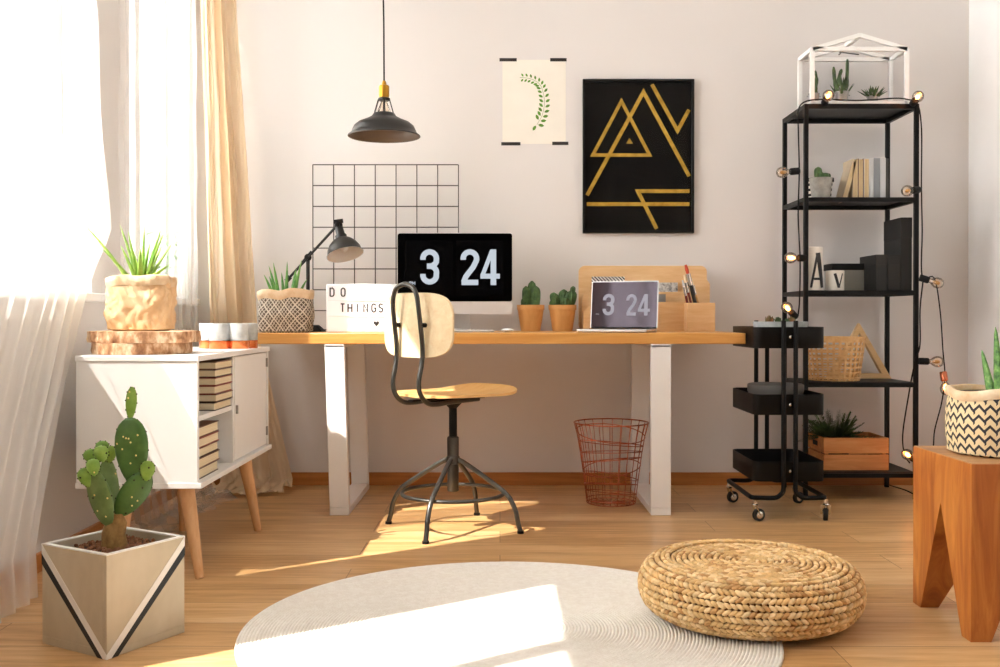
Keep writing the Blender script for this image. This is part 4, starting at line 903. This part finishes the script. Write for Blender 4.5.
# ---------------------------------------------------------------- string lights
sl = thing('string_lights', 'black cable string lights with globe bulbs draped over the shelf unit', 'string lights', (1.6, 4.43, 1.78))
O = Vector((1.6, 4.43, 1.78))
def sp(px, py, Y): return Vector(((px-500)*Y/1000, Y, .815-(py-317)*Y/1000))-O
def wpath(L, n=6): return spline([sp(*q) for q in L], n)
g = MB()
g.tube(wpath([(798, 316, 4.50), (799.5, 300, 4.47), (800, 260, 4.43), (798, 215, 4.425), (799, 172, 4.425), (798, 130, 4.425), (798, 110, 4.425), (806, 101.5, 4.425), (826, 99.5, 4.425), (845, 100.5, 4.44), (865, 100.5, 4.44), (895, 98.5, 4.44), (908, 100, 4.43), (917, 104, 4.425), (921, 130, 4.42), (921, 185, 4.42), (922, 230, 4.42), (922, 276, 4.42), (934, 278, 4.41), (940, 310, 4.40), (943, 350, 4.40), (945, 376, 4.40), (942, 402, 4.4), (935, 430, 4.4), (933, 450, 4.4), (925, 470, 4.4), (925, 497, 4.41), (905, 490, 4.5), (885, 484, 4.7)]), .0032, 6)
g.tube(wpath([(923, 280, 4.425), (920, 310, 4.42), (920, 345, 4.42), (915, 362, 4.42), (908, 400, 4.5), (903, 435, 4.55), (905, 455, 4.55), (910, 463, 4.5)]), .0032, 6)
g.build('cable', M['blackm'], sl, smooth=True)
def bulb(px, py, Y, d, lit, sock='blackm', r=.021):
    c = sp(px, py, Y); d = Vector(d).normalized()
    MB().lathe([(.014, -.05), (.0155, -.048), (.0155, -.012), (.012, -.008)], c, d, 18, cap=True).build('socket', M[sock], sl, smooth=True)
    b = MB().lathe([(.010, -.010), (.011, .0), (.018, .008), (.0235, .018), (.025, .028), (.0235, .038), (.018, .048), (.009, .053), (.001, .054)], c, d, 22).build('bulb', M['bulb'], sl, smooth=True)
    MB().lathe([(.001, .004), (.006, .01), (.0085, .02), (.0085, .028), (.006, .036), (.001, .038)], c, d, 12).build('filament', M['fil'] if lit else M['fil0'], b, smooth=True)
    if lit:
        pl = bpy.data.lights.new('string_bulb_light', 'POINT'); pl.energy = .09; pl.color = (1, .62, .3); pl.shadow_soft_size = .01
        po = bpy.data.objects.new('string_bulb_light', pl); C.objects.link(po); po.parent = sl; po.location = c+d*.02
bulb(826.5, 98.5, 4.40, (-.1, -1, .2), True)
bulb(915.5, 99.5, 4.39, (-.1, -1, .2), True)
bulb(788, 172, 4.42, (-1, -.1, -.1), False)
bulb(911, 190.5, 4.40, (-1, -.6, -.15), False)
bulb(796, 258, 4.42, (-1, -.3, 0), True)
bulb(790, 311, 4.45, (-.6, -.5, .5), True)
bulb(931, 281, 4.40, (1, -.3, -.35), False)
bulb(931, 361.5, 4.40, (1, -.1, -.03), False)
bulb(945, 383, 4.40, (.05, -.25, -1), True, 'copper')
bulb(911, 457, 4.50, (-.5, -.3, .3), True)

# ---------------------------------------------------------------- trolley
tx0, tx1, ty0, ty1 = 1.014, 1.300, 3.985, 4.385
tr = thing('utility_trolley', 'black three-tier metal trolley on casters at the desk end', 'trolley', (tx0, ty0, 0)); w, dp = tx1-tx0, ty1-ty0
for z0, z1 in ((.158, .237), (.424, .506), (.69, .775)):
    def rg(i, z, r=.036): return [Vector((x, y, z)) for x, y in rrect(i, w-i, i, dp-i, r-i, 6)]
    MB().loft([rg(.001, z0), rg(0, z0+.002), rg(0, z1), rg(.003, z1), rg(.003, z0+.004)]).build('tray', M['black'], tr, smooth=True)
xa, xb = .113, .161
for sgn, x_up, x_out in ((-1, xa, -.012), (1, xb, w-.004)):
    zb = .096
    for y, s in ((-.013, 1), (dp+.013, -1)): pass
    corner = .05
    pts = spline([(x_up, -.013, .80), (x_up, -.013, .5), (x_up, -.013, .2), (x_up, -.013, .13), (x_up+sgn*.012, -.013, .108), (x_up+sgn*.035, -.013, zb), (x_out-sgn*.03, -.013, zb), (x_out-sgn*.006, -.004, zb), (x_out, .03, zb), (x_out, dp*.5, zb), (x_out, dp-.03, zb), (x_out-sgn*.006, dp+.004, zb), (x_out-sgn*.03, dp+.013, zb), (x_up+sgn*.035, dp+.013, zb), (x_up+sgn*.012, dp+.013, .108), (x_up, dp+.013, .13), (x_up, dp+.013, .2), (x_up, dp+.013, .5), (x_up, dp+.013, .80)], 5)
    MB().tube(pts, .0095, 12).build('tube_frame', M['black'], tr, smooth=True)
MB().tube(spline([(xa, -.013, .80), (xa+.01, -.013, .812), (xb-.01, -.013, .812), (xb, -.013, .80)], 4), .0095, 12)
for z in (.2, .465, .735): MB().lathe([(.006, 0), (.006, .003), (.002, .005)], (w/2, -.002, z), (0, -1, 0), 12, cap=True).build('screw', M['chrome'], tr)
for x, y, a in ((.003, .0, .35), (w-.0, .0, 1.35), (-.008, dp-.0, .35), (w-.01, dp-.02, .5)):
    cs = bpy.data.objects.new('caster', None); C.objects.link(cs); cs.parent = tr; cs.location = (x, y, 0); cs.rotation_euler = (0, 0, a)
    MB().lathe([(.017, -.009), (.025, -.008), (.025, .008), (.017, .009)], (.018, 0, .025), (0, 1, 0), 28, cap=True).build('wheel', M['rubber'], cs, smooth=True)
    g = MB().lathe([(.012, -.011), (.015, -.009), (.015, .009), (.012, .011)], (.018, 0, .025), (0, 1, 0), 20, cap=True)
    for s in (-1, 1): g.tube([(.018, s*.0125, .025), (.006, s*.0125, .045), (-.002, s*.010, .066)], [.007, .008, .009], 8, flat=.3)
    g.cyl((0, 0, .064), (0, 0, .09), .009); g.ball((0, 0, .067), .013, .013, .006, 12, 6); g.build('fork', M['chrome'], cs, smooth=True)
t = thing('stone_dish', 'round grey stone dish of succulents on the trolley\'s top tray', 'dish', (1.175, 4.19, .694))
MB().lathe([(.085, 0), (.1, .004), (.112, .102), (.103, .102), (.10, .09)], n=44, cap=True).build('dish', M['stone'], t, smooth=True)
MB().lathe([(.001, .095), (.102, .093)], n=30).build('gravel', M['pebble'], t)
for x, y, r, m, sd in ((-.055, -.03, .026, 'succr', 1), (-.01, .0, .022, 'succ', 2), (.035, -.03, .022, 'succr', 3), (.06, .03, .02, 'succ', 4), (-.03, .05, .022, 'succ', 5), (.01, -.06, .016, 'succ', 6)):
    g = MB(); leaf_spikes(g, 30, r*1.25, r, r*.95, sd, r*.26, 0, rmin=.1, curve=1.2); o = g.build('succulent', M[m], t, (x, y, .098), smooth=True)
t = thing('round_tin', 'round grey lidded tin on the trolley\'s middle tray', 'tin', (1.155, 4.19, .428))
MB().lathe([(.11, 0), (.112, .003), (.112, .09)], n=48, cap=True).build('tin_body', M['tin'], t, smooth=True); MB().lathe([(.114, .075), (.115, .077), (.115, .104), (.110, .108), (.001, .109)], n=48).build('lid', M['tin'], t, smooth=True)

# ---------------------------------------------------------------- stool and planter
st_ = thing('block_stool', 'chunky solid oak block stool with V-cut legs', 'stool', (1.18, 2.5, 0)); a, H, ap, f = .352, .448, .318, .055
g = MB(); hf = a/2
for sx in (0, 1):
    for sy in (0, 1):
        def q(d, z): 
            x0, x1 = (0, d) if sx == 0 else (a-d, a); y0, y1 = (0, d) if sy == 0 else (a-d, a); return [(x0, y0, z), (x1, y0, z), (x1, y1, z), (x0, y1, z)]
        g2 = MB().hexa(q(f-.004, 0)+q(hf, ap)); g2.build('leg', M['stool'], st_)
B(0, a, 0, a, ap, H-.002).build('body', M['stool'], st_); B(.001, a-.001, .001, a-.001, H-.003, H).build('top_face', M['stooltop'], st_, bev=.001)
t = thing('aloe_in_zigzag_bag', 'spiky aloe in black zigzag-patterned cream bag on the oak stool', 'potted plant', (1.343, 2.69, H))
bag(t, M['zig'], M['kraft_cuff'], .132, .128, .178, .027, 21, crump=.004, sq=2.2, uv='wrap', wavy=.009)
g = MB()
for x, y, tx, ty, h_, r in ((-.02, -.02, -.012, 0, .235, .019), (.012, -.03, .02, 0, .19, .018), (.02, -.01, .035, .01, .225, .018), (.05, -.03, .06, -.01, .15, .018), (.055, .02, .05, .03, .2, .018), (-.01, .03, -.02, .03, .17, .018), (.03, .04, .01, .04, .21, .018)):
    g.tube([Vector((x+.012+tx*q**1.3, y+ty*q, .11+h_*q*.98)) for q in (0, .25, .5, .75, .92, 1)], [r*.8, r, r*.85, r*.6, r*.35, .001], 9, flat=.6)
g.build('leaves', M['aloe3'], t, smooth=True)

# ---------------------------------------------------------------- rug and pouf
rc = (.022, 2.60); R = .688; g = MB(); rings = []; pit = .0088; n = 160
k = 0; r = .004
while r < R:
    for dr, z in ((0, .005), (.18, .0082), (.5, .0098), (.82, .0082)):
        q = r+dr*pit; rings.append([Vector((q*math.cos(2*PI*i/n), q*math.sin(2*PI*i/n), z)) for i in range(n)])
    r += pit
rings.append([Vector((r*math.cos(2*PI*i/n), r*math.sin(2*PI*i/n), .0)) for i in range(n)])
g.loft(rings[::-1]); o = g.build('round_rug', M['rugm'], None, (rc[0], rc[1], .0005), smooth=True, ang=180); tag(o, 'round cream braided rug on the wood floor', 'rug')

pf = thing('woven_pouf', 'low round woven seagrass pouf on the rug edge', 'pouf', (.676, 2.708, .0105))
g = MB(); rnd = random.Random(3)
Rm, Hh = .294, .146
def prof(s):                                            # s 0..1 from the top centre to the bottom edge
    if s < .48: t = s/.48; return Vector((t*(Rm-.075), Hh-.012+.012*math.sin(t*PI*.9))), Vector((0, 1))
    a = (s-.48)/.52*PI; return Vector((Rm-.075+.075*math.sin(a)**.8 if a < PI else Rm-.075, Hh/2+.004+(Hh/2-.004)*math.cos(a))), Vector((math.sin(a), math.cos(a)))
core = [(max(.001, prof(s/30)[0].x-.004), max(.0015, prof(s/30)[0].y-(.006 if s < 16 else 0))) for s in range(31)]
MB().lathe(core, n=48, cap=True).build('core', mat('dark_core', '#7d5228', .9), pf, smooth=True)
path = [prof(i/400) for i in range(401)]; cum = [0]
for i in range(400): cum.append(cum[-1]+(path[i+1][0]-path[i][0]).length)
row = .0165; nrow = int(cum[-1]/row); gs = [MB() for _ in range(1)]
for j in range(nrow):
    sL = (j+.5)*row; i = next(i for i in range(401) if cum[i] >= sL); P_, N_ = path[i]; T_ = (path[min(i+1, 400)][0]-path[i][0]).normalized() if i < 400 else Vector((0, -1))
    rad_ = max(P_.x, .008); m_ = max(5, int(2*PI*rad_/.0155)); sgn = 1 if j % 2 else -1; ph = rnd.random()
    for k in range(m_):
        th_ = 2*PI*(k+ph)/m_; er = Vector((math.cos(th_), math.sin(th_), 0)); et = Vector((-er.y, er.x, 0)); c = er*P_.x+Vector((0, 0, P_.y)); nn = (er*N_.x+Vector((0, 0, N_.y))).normalized(); tt = er*T_.x+Vector((0, 0, T_.y))
        if c.z < .004: continue
        ax_ = (et+tt*sgn*(.62 if N_.y < .95 else .28)).normalized(); bi = nn.cross(ax_).normalized(); Rr = Matrix((ax_, bi, nn)).transposed(); g.mi = rnd.choice((0, 0, 1, 1, 1, 2))
        g.ball(c+nn*.0005, .0135*rnd.uniform(.92, 1.1), .0066*rnd.uniform(.9, 1.15), .0062, 7, 5, Rr @ Matrix.Rotation(PI/2, 3, 'Y') if False else Rr)
zmin = min(v[2] for v in g.v)
g.v = [(x, y, max(z, .0005)) for x, y, z in g.v]
g.build('woven_strands', M['pouf'], pf, smooth=True, ang=80)

# ---------------------------------------------------------------- plants on the window sills
def sillplant(x, y, label, seed, k):
    t = thing('window_plant', label, 'potted plant', (x, y, SILL)); pot(t, .035, .048, .085, M['keyw'], False)
    g = MB(); rnd = random.Random(seed)
    for i in range(46):
        a = rnd.random()*2*PI; rr_ = rnd.uniform(.01, .085); zz_ = rnd.uniform(.1, .31)*k; c = Vector((rr_*math.cos(a)*.7, rr_*math.sin(a), zz_)); g.tube([(0, 0, .07), (c.x*.4, c.y*.4, zz_*.7), c], .0013, 4)
        d = Vector((math.cos(a), math.sin(a), rnd.uniform(-.6, .3))).normalized(); u = d.cross(Vector((0, 0, 1))).normalized(); L = rnd.uniform(.03, .05)
        i0 = g.addv([c, c+d*L*.3+u*L*.35, c+d*L*.7+u*L*.3-Vector((0, 0, .004)), c+d*L-Vector((0, 0, .01)), c+d*L*.7-u*L*.3-Vector((0, 0, .004)), c+d*L*.3-u*L*.35]); g.face(*range(i0, i0+6))
    g.build('foliage', M['outleaf'], t)
sillplant(-1.51, 4.5, 'leafy potted plant on the sill behind the far sheer curtain', 1, 1)
sillplant(-1.51, 3.12, 'leafy potted plant on the sill behind the near sheer curtain', 2, .8)

# unseen tree added outside the far window, keeps sun off the back wall
t = thing('added_shade_tree', 'unseen leafy tree added outdoors to shade the far window', 'tree', (-3.5, 3.15, -3))
MB().tube([(0, 0, 0), (.03, .05, 2.5), (-.05, 0, 5), (.02, .05, 6.6)], [.11, .09, .07, .03], 12).build('trunk', M['bark'], t, smooth=True)
g = MB(); rnd = random.Random(77)
for i in range(5200):
    d = Vector((rnd.gauss(0, 1), rnd.gauss(0, 1), rnd.gauss(0, 1))).normalized()*rnd.random()**.4; c = Vector((d.x*.75, d.y*.62, 7.1+d.z*1.35))
    a = Vector((rnd.gauss(0, 1), rnd.gauss(0, 1), rnd.gauss(0, .5))).normalized(); u, v, _ = frame_of(a); i0 = g.addv([c, c+a*.05+u*.025, c+a*.1, c+a*.05-u*.025]); g.face(i0, i0+1, i0+2, i0+3)
g.build('foliage', M['outleaf'], t)
